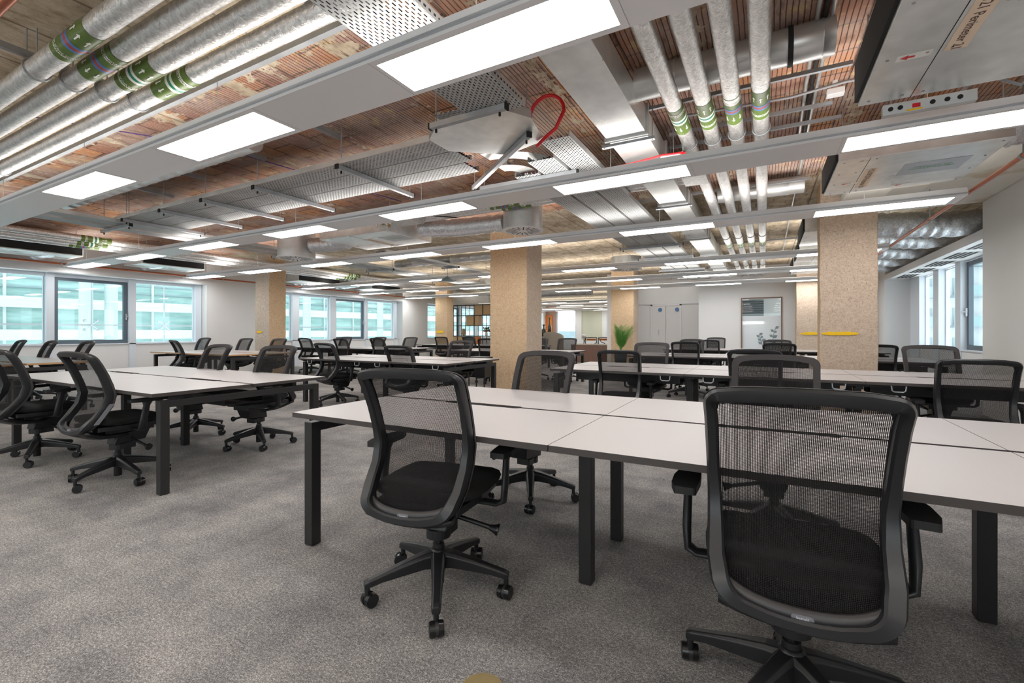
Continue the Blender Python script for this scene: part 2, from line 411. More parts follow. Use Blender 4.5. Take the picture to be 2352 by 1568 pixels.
win_bays(-13.60, -1, bays3, .895, 2.38)
tn = 1
for bays in (baysL, bays2, bays3):                          # mullion posts between the windows
    ed = [bays[0][0]-.12]+[None]
    for i in range(len(bays)+1):
        a = bays[i-1][1] if i else bays[0][0]-.12
        c = bays[i][0] if i < len(bays) else bays[-1][1]+.14
        struct(MB().box(-13.62, -13.44, a, c, .04, 2.44, 'mullion').build('trim_%d' % tn)); tn += 1
# right wall
b = MB(); b.box(XR, 3.42, YB-.1, 8.85, 0, ZC, 'wall_warm'); b.box(XR, 3.42, 14.8, 16.3, 0, ZC, 'wall')
b.box(3.22, 3.42, 8.85, 14.8, 0, .81, 'wall'); b.box(3.19, 3.42, 8.85, 14.8, .81, .835, 'mullion'); b.box(3.34, 3.42, 8.85, 14.8, 2.61, ZC, 'wall')
struct(b.build('wall_right'))
b = MB().box(XR, 3.36, 8.85, 14.8, 2.47, 2.61, 'wall')
so = struct(b.build('trim_%d' % tn)); tn += 1
for k, (a, c) in enumerate([(9.1, 9.9), (10.2, 11.0), (11.3, 12.1), (12.4, 13.2), (13.5, 14.3)]):
    g = MB(); nn = 13
    for i in range(nn):
        for j in range(4):
            yy = a+(c-a)*(i+.5)/nn; xx = 2.84+j*.075
            g.obox((xx, yy, 2.4685), (.026, .009, 0), (-.006, .018, 0), (0, 0, .001), 'dark')
    g.build('air_grille', so)
winR = [(9.15, 10.15, 1), (10.3, 11.43, 1), (11.60, 12.62, 0), (12.95, 13.9, 0), (14.02, 14.7, 0)]
winR = [(8.9, 10.2, 0), (10.35, 11.48, 1), (11.75, 12.70, 0), (13.05, 14.05, 0)]
win_bays(3.36, 1, winR, .835, 2.45)
for a, c in [(10.2, 10.35), (11.48, 11.75), (12.70, 13.05), (14.05, 14.8)]:
    struct(MB().box(3.20, 3.38, a, c, .04, 2.47, 'mullion').build('trim_%d' % tn)); tn += 1
# far walls
b = MB(); zt = ZC
wx0, wx1, wz0, wz1 = -.62, .49, .30, 2.22
b.box(-1.85, wx0, 16.0, 16.15, 0, zt, 'wall'); b.box(wx1, XR, 16.0, 16.15, 0, zt, 'wall'); b.box(wx0, wx1, 16.0, 16.15, wz1, zt, 'wall'); b.box(wx0, wx1, 16.0, 16.15, 0, wz0, 'wall')
b.box(-1.85, -1.70, 16.15, 17.5, 0, zt, 'wall'); b.box(-4.73, -1.70, 17.5, 17.65, 0, zt, 'wall')
b.box(-4.89, -4.73, 16.0, 29.1, 0, zt, 'wall')
struct(b.build('wall_far'))
b = MB(); b.box(-13.75, -12.4, 29.0, 29.2, 0, zt, 'wall_pink'); b.box(-12.4, -4.7, 29.0, 29.2, 0, .62, 'wall'); b.box(-12.4, -4.7, 29.0, 29.2, 2.62, zt, 'wall')
b.box(-11.0, -10.6, 29.0, 29.2, .62, 2.62, 'wall'); b.box(-9.2, -8.95, 29.0, 29.2, .62, 2.62, 'wall'); b.box(-6.9, -4.7, 29.0, 29.2, .62, 2.62, 'wall')
b.box(-13.2, -12.7, 28.95, 29.0, .9, 2.3, 'orange')
struct(b.build('wall_back'))
for a, c in [(-12.4, -11.0), (-8.95, -6.9)]:
    o = MB().box(a, c, 29.02, 29.1, .62, .68, 'mullion').box(a, c, 29.02, 29.1, 2.56, 2.62, 'mullion').box(a, a+.1, 29.02, 29.1, .68, 2.56, 'mullion').box(c-.06, c, 29.02, 29.1, .68, 2.56, 'mullion')
    w = struct(o.build('window_%d' % wn)); wn += 1
    MB().box(a+.1, c-.06, 29.05, 29.056, .68, 2.56, 'glass').build('pane', w)
o = MB().box(-10.6, -9.2, 29.05, 29.09, .62, 2.62, 'blind').box(-10.6, -9.2, 29.02, 29.12, 2.55, 2.62, 'white'); tag(o.build('roller_blind'), 'pale green closed roller blind filling a window in the far lounge wall', 'blind')
b = MB().box(-13.2, XR, YB-.1, YB, 0, .85, 'wall').box(-13.2, XR, YB-.1, YB, 2.5, ZC, 'wall')
xw = [-13.2, -11.4, -7.6, -6.4, -2.6, -1.4, 1.9, XR]  # openings added behind the camera to let in fill daylight
for i in range(0, len(xw), 2): b.box(xw[i], xw[i+1], YB-.1, YB, .85, 2.5, 'wall')
struct(b.build('wall_near'))
for i in range(1, len(xw)-1, 2):  # unseen windows, added for the frontal fill they give
    a, c = xw[i], xw[i+1]; o = MB().box(a, c, YB-.08, YB-.02, .85, .9, 'mullion').box(a, c, YB-.08, YB-.02, 2.45, 2.5, 'mullion')
    for q in (a, (a+c)/2-.03, c-.06): o.box(q, q+.06, YB-.08, YB-.02, .9, 2.45, 'mullion')
    w = struct(o.build('window_%d' % wn)); wn += 1
    MB().box(a+.06, c-.06, YB-.052, YB-.048, .9, 2.45, 'glass').build('pane', w)
# double door in the recessed wall
dd = struct(MB().box(-3.62, -3.15, 17.47, 17.5, .01, 2.12, 'wall').build('door_1', bevel=.004)); MB().box(-3.40, -3.38, 17.455, 17.47, 1.05, 1.25, 'alu').build('door_handle', dd)
MB().cyl((-3.34, 17.465, 1.98), (-3.34, 17.45, 1.98), .07, 'lblue', 16).build('door_sign', dd)
dd = struct(MB().box(-3.13, -2.66, 17.47, 17.5, .01, 2.12, 'wall').build('door_2', bevel=.004))
MB().cyl((-2.75, 17.465, 1.98), (-2.75, 17.45, 1.98), .07, 'lblue', 16).build('door_sign', dd)
struct(MB().box(-3.68, -3.62, 17.46, 17.5, 0, 2.17, 'white').box(-2.66, -2.60, 17.46, 17.5, 0, 2.17, 'white').box(-3.68, -2.60, 17.46, 17.5, 2.12, 2.17, 'white').box(-4.7, -1.85, 17.48, 17.5, 2.17, 2.185, 'alu').build('trim_%d' % tn)); tn += 1
# internal window of the meeting room
o = MB(); fw = .03
o.box(wx0, wx1, 15.97, 16.15, wz0, wz0+fw, 'brownwood').box(wx0, wx1, 15.97, 16.15, wz1-fw, wz1, 'brownwood').box(wx0, wx0+fw, 15.97, 16.15, wz0+fw, wz1-fw, 'brownwood').box(wx1-fw, wx1, 15.97, 16.15, wz0+fw, wz1-fw, 'brownwood')
w = struct(o.build('window_%d' % wn)); wn += 1
MB().box(wx0+fw, wx1-fw, 16.05, 16.056, wz0+fw, wz1-fw, 'glass').build('pane', w)
MB().box(wx0+fw, wx1-fw, 16.046, 16.049, .62, 1.66, 'frost').build('frosted_film', w)
def leafy(x0, zb, h, lean, m):
    g = MB(); g.tube([(x0+lean*t*t, 16.04, zb+h*t) for t in (0, .25, .5, .75, 1)], .006, m, 6)
    for t, sd, L in [(.25, 1, .13), (.35, -1, .14), (.55, 1, .15), (.6, -1, .12), (.8, 1, .1), (.85, -1, .12), (1, 1, .13)]:
        cx, cz = x0+lean*t*t, zb+h*t; dx, dz = sd*.8*L, .45*L+.02
        px, pz = -dz*.35, dx*.35
        vs = [(cx, 16.04, cz), (cx+dx*.5+px, 16.04, cz+dz*.5+pz), (cx+dx, 16.04, cz+dz), (cx+dx*.5-px, 16.04, cz+dz*.5-pz)]
        vs += [(a, 16.037, c) for a, _, c in vs]
        g.add(vs, [(0, 1, 2, 3), (7, 6, 5, 4), (0, 4, 5, 1), (1, 5, 6, 2), (2, 6, 7, 3), (3, 7, 4, 0)], m)
    return g
leafy(.22, .64, .62, .08, 'outgrey').build('leaf_decal', w); leafy(-.03, .64, .42, -.10, 'outgrey').build('leaf_decal', w)
# meeting room behind
b = MB(); b.box(-1.85, 3.2, 19.2, 19.35, 0, ZC, 'wall'); struct(b.build('wall_meeting'))
o = MB().box(-1.3, .0, 19.10, 19.19, 1.55, 2.35, 'outgrey')
for i in range(9): o.box(-1.3, .0, 19.06, 19.10, 1.58+i*.085, 1.61+i*.085, 'deskedge')
tag(o.build('slatted_blind'), 'dark slatted blind seen through the glass of the meeting room', 'blind')
o = MB().box(-1.3, .0, 19.02, 19.05, 1.45, 1.56, 'panel'); tag(o.build('wall_light'), 'bright horizontal light bar behind the meeting room glass', 'light')
o = empty('meeting_table', (0, 17.6, 0)); tag(o, 'low red and dark furniture behind the clear lower strip of meeting room glass', 'table')
MB().box(-1.0, .9, -.4, .4, .52, .56, 'black').build('table_top', o)
for sx in (-.8, .7): MB().box(sx, sx+.06, -.3, .3, 0, .52, 'black').build('leg', o)
MB().box(-.9, -.3, -.5, -.45, .05, .5, 'lred').build('front_panel', o)

for x_ in (-3.6, -2.5):  # invented fill lights, added to brighten the dark door wall
    o = empty('recessed_downlight', (x_, 16.75, ZC-.03)); tag(o, 'small round downlight above the double doors, %s' % ('left of two' if x_ < -3 else 'right of two'), 'ceiling light')
    MB().lathe([(.075, 0), (.09, 0), (.09, .03), (.001, .03)], m='white').build('trim_ring', o); MB().cyl((0, 0, .004), (0, 0, .010), .075, 'downlight', 24).build('lens', o)
# columns
def column(nm, x0, x1, y0, y1, front, side, label):
    b = MB(); n = 14; rnd = random.Random(nm)
    prof = []
    zs = [ZC*i/n for i in range(n+1)]
    vs = []
    for z in zs:
        for (x, y) in ((x0, y0), (x1, y0), (x1, y1), (x0, y1)):
            vs.append((x+rnd.uniform(-.006, .006), y+rnd.uniform(-.006, .006), z))
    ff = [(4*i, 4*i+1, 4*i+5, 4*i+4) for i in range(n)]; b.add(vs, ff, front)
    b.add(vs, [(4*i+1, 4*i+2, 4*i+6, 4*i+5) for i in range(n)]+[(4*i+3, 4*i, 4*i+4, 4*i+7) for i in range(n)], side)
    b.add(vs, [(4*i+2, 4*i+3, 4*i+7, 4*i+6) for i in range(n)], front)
    o = b.build('concrete_column', weld=True, bevel=.012); tag(o, label, 'column', 'bare concrete columns'); return o
cA = column('A', -11.93, -11.33, 7.5, 7.98, 'column_grey', 'column_tan', 'bare concrete column between the left window bays with a tan right side')
cB = column('B', -4.58, -3.795, 7.5, 8.15, 'column_tan', 'column_pink', 'broad tan concrete column in the middle of the picture without any yellow mark')
cC = column('C', -11.86, -11.27, 15.1, 15.55, 'column_tan', 'column_tan', 'small distant concrete column beside the black open shelving')
cD = column('D', .67, 1.30, 7.5, 7.87, 'column_pink', 'column_tan', 'large pinkish concrete column on the right crossed by a long yellow paint mark')
cE = column('E', .80, 1.5, 15.1, 15.6, 'column_pink', 'column_tan', 'far pinkish concrete column half hidden behind the large right one')
cF = column('F', -4.54, -3.78, 15.3, 15.95, 'column_tan', 'column_pink', 'far concrete column behind the potted palm')
def mark(c, x0, x1, y, z, h):
    rnd = random.Random(x0); n = 12; top = []; bot = []
    for i in range(n+1):
        t = i/n; x = x0+(x1-x0)*t; e = min(1, 4*t, 4*(1-t))
        top.append((x, z+h*(.35+.15*rnd.random())*(.5+.5*e))); bot.append((x, z-h*(.35+.1*rnd.random())*(.5+.5*e)))
    poly = top+bot[::-1]; N = len(poly)
    vs = [(x, y, zz) for x, zz in poly]+[(x, y-.004, zz) for x, zz in poly]
    MB().add(vs, [tuple(range(N)), tuple(range(2*N-1, N-1, -1))]+[(k, N+k, N+(k+1) % N, (k+1) % N) for k in range(N)], 'yellow').build('yellow_paint_mark', c)
mark(cA, -11.85, -11.62, 7.493, 1.165, .07); mark(cC, -11.78, -11.43, 15.093, 1.17, .13)
mark(cD, .69, 1.09, 7.493, 1.14, .055); mark(cE, .9, 1.35, 15.093, 1.12, .09)
# white plastered downstand near the right wall
o = MB().box(.78, XR, 5.75, 8.85, 2.98, ZC, 'plaster').box(.9, 1.35, 6.9, 8.2, 2.86, 2.98, 'plaster').box(1.35, 1.75, 7.2, 8.1, 2.92, 2.98, 'plaster')
struct(o.build('trim_%d' % tn, bevel=.02)); tn += 1

# ---------------------------------------------------------------- linear lights
PX = [-13.0, -10.78, -8.53, -6.28, -4.03, -1.77, .53]
def linear_light(y, x0, x1, panels, label, wires=True):
    t = empty('linear_light', (0, y, 2.55)); tag(t, label, 'ceiling light', 'white linear ceiling lights')
    hw = .185
    b = MB()
    b.box(x0, x1, -hw, hw, .004, .05, 'lightwhite').box(x0, x1, -hw-.014, hw+.014, .018, .030, 'alu').box(x0, x1, -hw+.012, hw-.012, .05, .085, 'lightwhite')
    # underside with recesses for the panels
    xs = [x0]
    for p in panels: xs += [p, p+1.2]
    xs.append(x1)
    for i in range(0, len(xs), 2):
        if xs[i+1] > xs[i]: b.box(xs[i], xs[i+1], -.147, .147, 0, .004, 'lightwhite')
    b.box(x0, x1, -hw, -.147, 0, .004, 'lightwhite').box(x0, x1, .147, hw, 0, .004, 'lightwhite')
    for p in panels:
        for q in (p-.03, p+1.235): b.box(q, q+.003, -hw, hw, -.0006, .001, 'alu')
    b.build('housing', t)
    for p in panels: MB().box(p, p+1.2, -.147, .147, .0005, .0035, 'panel').build('light_panel', t)
    MB().box(x0+.1, x1-.1, -.15, .15, .0855, .089, 'uplight').build('upper_diffuser', t)
    if wires:
        b = MB(); x = x0+.6
        while x < x1:
            b.cyl((x, -.0, .085), (x, 0, ZC-2.55), .0025, 'strut', 5).cyl((x, 0, .085), (x, 0, .12), .008, 'alu', 6); x += 2.25
        b.build('suspension_wires', t)
    return t
Ys = [-2.9, -.5, 1.915, 4.20, 6.50, 9.85, 12.25, 14.70]  # negative rows are unseen lights added behind the camera to brighten the room
labs = ['white linear light behind the viewpoint, farther one', 'white linear light just behind the viewpoint',
        'widest and nearest white linear ceiling light crossing the top of the picture',
        'second white linear ceiling light from the viewpoint, under the crossing foil pipes',
        'third white linear ceiling light, crossing in front of the concrete columns',
        'fourth white linear ceiling light, passing just behind the front columns',
        'fifth white linear ceiling light, deeper in the office', 'sixth white linear ceiling light, last before the far white wall']
for y, l in zip(Ys, labs):
    if y < 1: ps = [p for p in PX if p > -9]
    else: ps = PX
    if y == 1.915: ps = [p for p in PX if p > -8]
    x1 = 1.82
    linear_light(y, -13.1 if y > 1 else -8.6, x1, ps, l)
for y, l in [(20.3, 'nearest linear light over the lounge beyond the opening'), (22.6, 'second linear light over the lounge beyond the opening'),
             (26.0, 'third linear light over the lounge beyond the opening'), (28.0, 'last linear light by the lounge end wall')]:
    linear_light(y, -13.1, -5.2, [-12.0, -9.4, -7.0], l)

# ---------------------------------------------------------------- insulated pipes with bands
def bent(vs, r, along, a0):
    """map flat text (x along pipe, y around) on to a cylinder of radius r whose axis is local x"""
    out = []
    for x, y, z in vs:
        a = a0+y/r; out.append((along+x, math.sin(a)*r, -math.cos(a)*r))
    return out
def subdiv_quad(x0, x1, y0, y1, n): pass
def band_mesh(kind, words, r=.0645, L=.46):
    g = MB(); rings = {'heat': [(-.055, -.03, 'lblue'), (-.03, .0, 'lred'), (.0, .025, 'lblue')], 'chill': [(-.06, -.03, 'lwhite'), (-.03, .0, 'lgreen'), (.0, .03, 'lwhite')]}[kind]
    g.cyl((-L/2, 0, 0), (L/2, 0, 0), r, 'green', 32, caps=False)
    for a, c, m in rings: g.cyl((a, 0, 0), (c, 0, 0), r+.0012, m, 32, caps=False)
    for k in range(8):                                         # arrows, all round
        a0 = 2*math.pi*k/8
        ar = [(.0, -.004), (.05, -.004), (.05, -.013), (.078, 0), (.05, .013), (.05, .004), (.0, .004)]
        fs = [(0, 1, 5, 6), (1, 2, 3), (1, 3, 5), (5, 3, 4)]
        vs = bent([(x, y, 0) for x, y in ar], r+.002, .08 if k % 1 == 0 else 0, a0); g.add(vs, fs, 'lwhite')
    for k in range(6):
        a0 = 2*math.pi*k/6+.2
        vs, fs = text_cache(words)
        g.add(bent([(-y, x, z) for x, y, z in vs], r+.002, -.15, a0), fs, 'lwhite')
    return g
_tc = {}
def text_cache(w):
    if w not in _tc: _tc[w] = text_mesh(w, .022, .0004)
    return _tc[w]
def pipe(p0, p1, r, label, bands=(), kind='heat', words='HEATING\nFLOW', clamps=(), mat='foil', flip=False, joints=1.2, rot=0):
    """straight run with base Empty; x axis along pipe"""
    p0 = Vector(p0); p1 = Vector(p1); d = p1-p0; L = d.length; rz = math.atan2(d.y, d.x)
    t = empty('insulated_pipe', p0, rz); tag(t, label, 'pipe', 'foil wrapped service pipes')
    b = MB(); n = 28; m = max(2, int(L/.06)); rnd = random.Random(label)
    rr = []
    for i in range(m+1):
        x = L*i/m; j = (x % joints) < .07
        rr.append(r*(1.0+rnd.uniform(-.012, .012)+(.035 if j else 0)))
    b.tube([(L*i/m, 0, 0) for i in range(m+1)], r, mat, n, rads=rr)
    b.build('foil_jacket', t)
    for x in bands:
        g = band_mesh(kind, words, r*1.03); o = g.build('pipe_label', t, loc=(x, 0, 0))
        if flip: o.rotation_euler = (0, 0, math.pi)
    for x in clamps:
        MB().tube([(x, math.cos(a)*(r+.008), math.sin(a)*(r+.008)) for a in [2*math.pi*k/20 for k in range(20)]], .006, 'strut', 6, closed=True).cyl((x, 0, r), (x, 0, ZC-.001-p0.z), .005, 'strut', 6).build('pipe_clamp', t)
    return t
HF, HR, CF, CR = 'HEATING\nFLOW', 'HEATING\nRETURN', 'CHILLED WATER\nFLOW', 'CHILLED WATER\nRETURN'
ZP = 2.92
LY = [1.18, 1.355, 1.535, 1.715]
nm = ['outermost', 'second', 'third', 'innermost']
kinds = ['heat', 'heat', 'chill', 'chill']; ws = [HF, HR, CF, CR]
RXs = [-.02, -.21, -.405, -.61]
for i, y in enumerate(LY):
    bx = [-3.62, -3.76, -3.71, -3.63][i]
    pipe((-12.9, y, ZP), (RXs[i]-.0, y, ZP), .063, ['foil pipe nearest the top left corner with blue and red band', 'second foil pipe from the top left corner with blue and red band', 'third foil pipe from the top left corner with white and green band', 'fourth foil pipe at top left, nearest the linear light, white and green band'][i],
         bands=[12.9+bx], kind=kinds[i], words=ws[i], clamps=[12.9-4.28+i*.03, 12.9-1.2, 12.9-7.2], flip=(i % 2 == 1))
    t = pipe((RXs[i], y, ZP), (RXs[i], 15.95, ZP), .06, ['rightmost foil pipe of the group running to the far wall, blue and red band', 'third foil pipe of the group running to the far wall, blue and red band', 'second foil pipe of the group running to the far wall, green and white band', 'leftmost foil pipe of the group running to the far wall, green and white band'][i],
         bands=[3.96-y, 10.2-y], kind=kinds[i], words=ws[i], clamps=[4.5-y+.02*i, 7.4-y, 9.3-y, 11.5-y, 13.3-y], flip=(i % 2 == 0))
    # elbow (rounded ball joint)
    MB().lathe([(0.001, -.066), (.04, -.055), (.064, -.02), (.066, 0), (.064, .02), (.04, .055), (.001, .066)], (0, 0, 0), 'foil', 20).build('elbow', t)
# crossing group behind the second light
for i, y in enumerate([5.24, 5.37, 5.50, 5.62]):
    pipe((-5.9+.1*i, y, ZP), (-.76, y, ZP), .055, 'foil pipe crossing to the right group behind the second linear light, %s' % ['nearest of four', 'second nearest of four', 'third nearest of four', 'farthest of four'][i],
         bands=[5.9-.1*i-3.35+.12*i], kind=['chill', 'chill', 'heat', 'heat'][i], words=[CF, CR, HF, HR][i], joints=1.5)
MB().box(-.80, -.55, 5.16, 5.70, 2.86, 3.0, 'foil').build('foil_joint')
tag(bpy.data.objects['foil_joint'], 'bulky foil wrapped junction where the crossing pipes meet the right group', 'pipe joint')
# left perimeter group
for i, x in enumerate([-11.2, -11.38, -11.56, -11.74]):
    pipe((x, -.5, ZP-.06*(i % 2)), (x, 15.6, ZP-.06*(i % 2)), .058, 'foil pipe along the left window side, %s from the windows' % ['fourth', 'third', 'second', 'first'][i],
         bands=[4.4, 10.7], kind=['chill', 'chill', 'heat', 'heat'][i], words=[CF, CR, HF, HR][i])
# copper sprinkler pipes
def copper(p0, p1, r, label, clamps=()):
    p0 = Vector(p0); p1 = Vector(p1); t = empty('copper_pipe', p0); tag(t, label, 'pipe')
    d = p1-p0
    MB().cyl((0, 0, 0), d, r, 'copper', 14).build('tube', t)
    for s_ in clamps:
        c = d*s_; dn = d.normalized()
        MB().cyl(c-dn*.015, c+dn*.015, r+.006, 'strut', 14).cyl(c+Vector((0, 0, r)), c+Vector((0, 0, ZC-.002-p0.z)), .005, 'strut', 6).build('pipe_clip', t)
    return t
copper((1.86, 2.0, 2.60), (1.86, 14.7, 2.60), .021, 'copper pipe running along the right wall under the air ducts', (.26, .45, .62, .8))
copper((-12.98, -1, 2.60), (-12.98, 15.5, 2.60), .021, 'copper pipe running above the left windows', (.3, .5, .7))
copper((-8, .86, 2.93), (1.5, .86, 2.93), .028, 'reddish copper pipe in the very top left corner of the picture')

# ---------------------------------------------------------------- ducts, fan coils, diffusers
def rect_duct(x0, x1, y0, y1, z0, z1, label, flanges):
    t = empty('rectangular_duct', (x0, y0, z0)); tag(t, label, 'duct')
    MB().box(0, x1-x0, 0, y1-y0, 0, z1-z0, 'galvbright').build('duct_body', t, bevel=.004)
    for y in flanges:
        MB().box(-.02, x1-x0+.02, y-y0-.02, y-y0+.02, -.02, z1-z0+.02, 'galv').box(-.06, x1-x0+.06, y-y0+.03, y-y0+.07, -.045, -.022, 'strut').cyl((-.04, y-y0+.05, -.05), (-.04, y-y0+.05, ZC-z0), .005, 'strut', 6).cyl((x1-x0+.04, y-y0+.05, -.05), (x1-x0+.04, y-y0+.05, ZC-z0), .005, 'strut', 6).build('flange', t)
rect_duct(-1.19, -.86, 1.0, 15.4, 2.82, 3.04, 'long flat galvanised duct running to the far wall between cable trays and foil pipes', [2.35, 3.9, 4.75, 6.2, 8.6, 10.7, 12.8, 14.6])
def spiral(p0, p1, r, label, mat='galv', step=.12, name='spiral_duct'):
    p0 = Vector(p0); p1 = Vector(p1); d = p1-p0; L = d.length; dn = d/L; t = empty(name, p0); tag(t, label, 'duct')
    P = []; rr = []; x = 0
    while x < L-.03:
        P += [dn*x, dn*(x+step-.014), dn*(x+step-.010), dn*(x+step-.004)]; rr += [r, r, r+.005, r+.005]; x += step
    P = [p for p, q in zip(P, rr) if p.length <= L-.002]; rr = rr[:len(P)]; P.append(d); rr.append(r)
    MB().tube(P, r, mat, 32, rads=rr).build('duct_body', t)
    for f_ in (.2, .8): MB().cyl(d*f_+Vector((0, 0, r)), d*f_+Vector((0, 0, ZC-.001-p0.z)), .006, 'strut', 6).build('hanger_rod', t)
    return t
t = spiral((-.86, 3.58, 3.06), (.40, 3.58, 3.06), .115, 'round galvanised duct crossing above the right foil pipes', step=.3)
MB().cyl((1.0, 0, 0), (1.03, 0, 0), .125, 'dark', 32).build('rubber_clamp', t)
spiral((-.55, 6.9, 3.04), (.45, 6.9, 3.04), .11, 'round galvanised duct behind the third light near the right column', step=.28)
spiral((-8.9, 2.75, 3.04), (-4.4, 2.75, 3.04), .10, 'round galvanised duct between the nearest light and the cable trays', step=.25)
spiral((-8.5, 9.2, 2.95), (-4.7, 9.2, 2.95), .10, 'round galvanised duct beyond the middle column row', step=.3)
spiral((-9.8, 17.6, 2.80), (-6.0, 17.6, 2.80), .16, 'round duct over the lounge beyond the opening', step=.4)
def foil_duct(pts, r, label):
    t = empty('flexible_duct', pts[0]); tag(t, label, 'duct'); p0 = Vector(pts[0]); P = [Vector(p)-p0 for p in pts]
    Q = []; rad = []; rnd = random.Random(label)
    for i in range(len(P)-1):
        for k in range(14): Q.append(P[i].lerp(P[i+1], k/14))
    Q.append(P[-1])
    for _ in range(4): Q = [Q[0]]+[(Q[i-1]+Q[i]*2+Q[i+1])/4 for i in range(1, len(Q)-1)]+[Q[-1]]
    rad = [r*(1+.05*math.sin(i*1.7)+rnd.uniform(-.04, .04)) for i in range(len(Q))]
    MB().tube(Q, r, 'foilcool', 24, rads=rad).build('foil_sleeve', t); return t
for i, y in enumerate([9.35, 10.6, 11.9, 13.2, 14.3]):
    foil_duct([(1.15, y-.2, 2.88), (1.9, y-.1, 2.84), (2.4, y, 2.80), (3.3, y+.05, 2.80)], .165 if i else .19, 'crumpled foil duct over the right window soffit, %s from the right wall corner' % ['first', 'second', 'third', 'fourth', 'fifth'][i])
foil_duct([(1.72, 5.2, 2.82), (2.0, 5.2, 2.83), (2.4, 5.2, 2.86), (2.69, 5.2, 2.9)], .15, 'crumpled foil duct at the right edge beside the second fan coil box')
foil_duct([(1.72, 2.9, 2.85), (2.1, 2.9, 2.86), (2.69, 2.9, 2.88)], .13, 'foil duct leaving the nearest fan coil box towards the right wall')
for i, y in enumerate([2.1, 3.6, 5.5, 9.6, 11.2, 13.0]):
    foil_duct([(-12.1, y, 2.84), (-12.6, y+.05, 2.82), (-13.15, y, 2.80)], .15, 'short foil duct above the left windows, number %s from the near end' % ['one', 'two', 'three', 'four', 'five', 'six'][i])
def drum(x, y, zb, zt, r, label, duct_to=None):
    t = empty('swirl_diffuser', (x, y, zb)); tag(t, label, 'air diffuser')
    MB().cyl((0, 0, .015), (0, 0, zt-zb), r, 'galv', 40).build('drum', t)
    MB().cyl((0, 0, 0), (0, 0, .015), r+.012, 'white', 40).build('face_plate', t)
    g = MB()
    for k in range(18):
        a = 2*math.pi*k/18; c, s_ = math.cos(a), math.sin(a); r0, r1 = (.28*r, .86*r) if k % 2 else (.42*r, .86*r)
        ax = Vector((c, s_, 0)); ay = Vector((-s_, c, 0)); g.obox(ax*(r0+r1)/2+Vector((0, 0, -.0008)), ax*(r1-r0)/2, ay*.007, (0, 0, .001), 'dark')
    g.cyl((0, 0, -.002), (0, 0, .0), .04, 'white', 16).build('swirl_slots', t)
    MB().cyl((-.9*r, 0, zt-zb), (-.9*r, 0, ZC-zb), .005, 'strut', 6).cyl((.9*r, 0, zt-zb), (.9*r, 0, ZC-zb), .005, 'strut', 6).build('hanger_rods', t)
drum(-3.10, 6.0, 2.64, 3.0, .29, 'round swirl air diffuser drum above the broad middle column')
drum(-7.5, 5.5, 2.50, 2.95, .32, 'round swirl air diffuser drum at left between two linear lights')
drum(-2.9, 11.0, 2.66, 2.95, .36, 'far round swirl diffuser drum near the palm column')
drum(-8.3, 13.4, 2.6, 2.95, .3, 'small far round diffuser drum left of the broad column')
foil_duct([(-4.85, 5.80, 2.82), (-4.2, 5.95, 2.80), (-3.41, 6.0, 2.80)], .13, 'insulated foil duct feeding the middle diffuser drum')
foil_duct([(-6.45, 5.75, 2.76), (-6.8, 5.7, 2.74), (-7.17, 5.55, 2.72)], .13, 'insulated foil duct feeding the left diffuser drum')
def fcu(x0, x1, y0, y1, z0, z1, seam, label, sticker=True, side='left', txt='FCU/09/21 Perimeter 21'):
    t = empty('fan_coil_unit', (x0, y0, z0)); tag(t, label, 'fan coil unit', 'galvanised fan coil boxes'); w = x1-x0; L = y1-y0; h = z1-z0
    MB().box(0, w, 0, L, 0, h, 'galvbright').build('casing', t, bevel=.006)
    if side == 'left': MB().box(-.02, 0, .02, L-.02, .02, h, 'dark').build('insulated_side', t)
    else: MB().box(w, w+.02, .02, L-.02, .02, h, 'dark').build('insulated_side', t)
    g = MB().box(seam-.002, seam+.002, 0, L, -.0015, 0, 'dark')
    for xx in (.05, seam-.05, seam+.05, w-.05):
        for k in range(4): g.cyl((xx, .06+k*(L-.12)/3, -.003), (xx, .06+k*(L-.12)/3, 0), .008, 'strut', 8)
    g.build('seam_and_screws', t)
    if sticker:
        g = MB().box(seam+.02, seam+.115, L*.30, L*.30+.62, -.002, -.0005, 'sticker')
        vs, fs = text_mesh(txt, .062, .0006)
        # underside text, reading away from the camera side
        g.add([(seam+.067+y_, L*.30+.31+x_, -.003) for x_, y_, z_ in vs], fs, 'stickertext'); g.build('name_sticker', t)
        g = MB().box(seam+.30, seam+.30+.45, L*.30, L*.30+.36, -.002, -.0005, 'alu')
        vs, fs = text_mesh('VENTILATION\nIN ACTION', .05, .0004)
        g.add([(seam+.52-x_, L*.30+.16+y_, -.003) for x_, y_, z_ in vs], [f_[::-1] for f_ in fs], 'lime')
        g.build('maker_plate', t)
        for (ax_, ay_) in ((.14, L*.66), (w*.55, L-.10)):
            g = MB().box(ax_-.05, ax_+.10, ay_-.03, ay_+.03, -.002, -.0005, 'lwhite')
            g.add([(ax_-.035, ay_, -.003), (ax_, ay_+.025, -.003), (ax_, ay_+.01, -.003), (ax_+.03, ay_+.01, -.003), (ax_+.03, ay_-.01, -.003), (ax_, ay_-.01, -.003), (ax_, ay_-.025, -.003)], [(0, 1, 2, 5, 6), (2, 3, 4, 5)], 'red'); g.build('airflow_sticker', t)
    g = MB()
    for xx in (.04, w-.04):
        for yy in (.1, L-.1): g.cyl((xx, yy, h), (xx, yy, ZC-z0), .005, 'strut', 6)
    g.build('hanger_rods', t); return t
fcu(.55, 2.2, 2.15, 3.80, 2.66, 2.94, .27, 'large fan coil box at the top right corner with a cream name sticker')
fcu(.58, 1.70, 4.95, 6.10, 2.66, 2.92, .23, 'second fan coil box, above the large pinkish column, with cream sticker', txt='FCU/09/20 Perimeter 20')
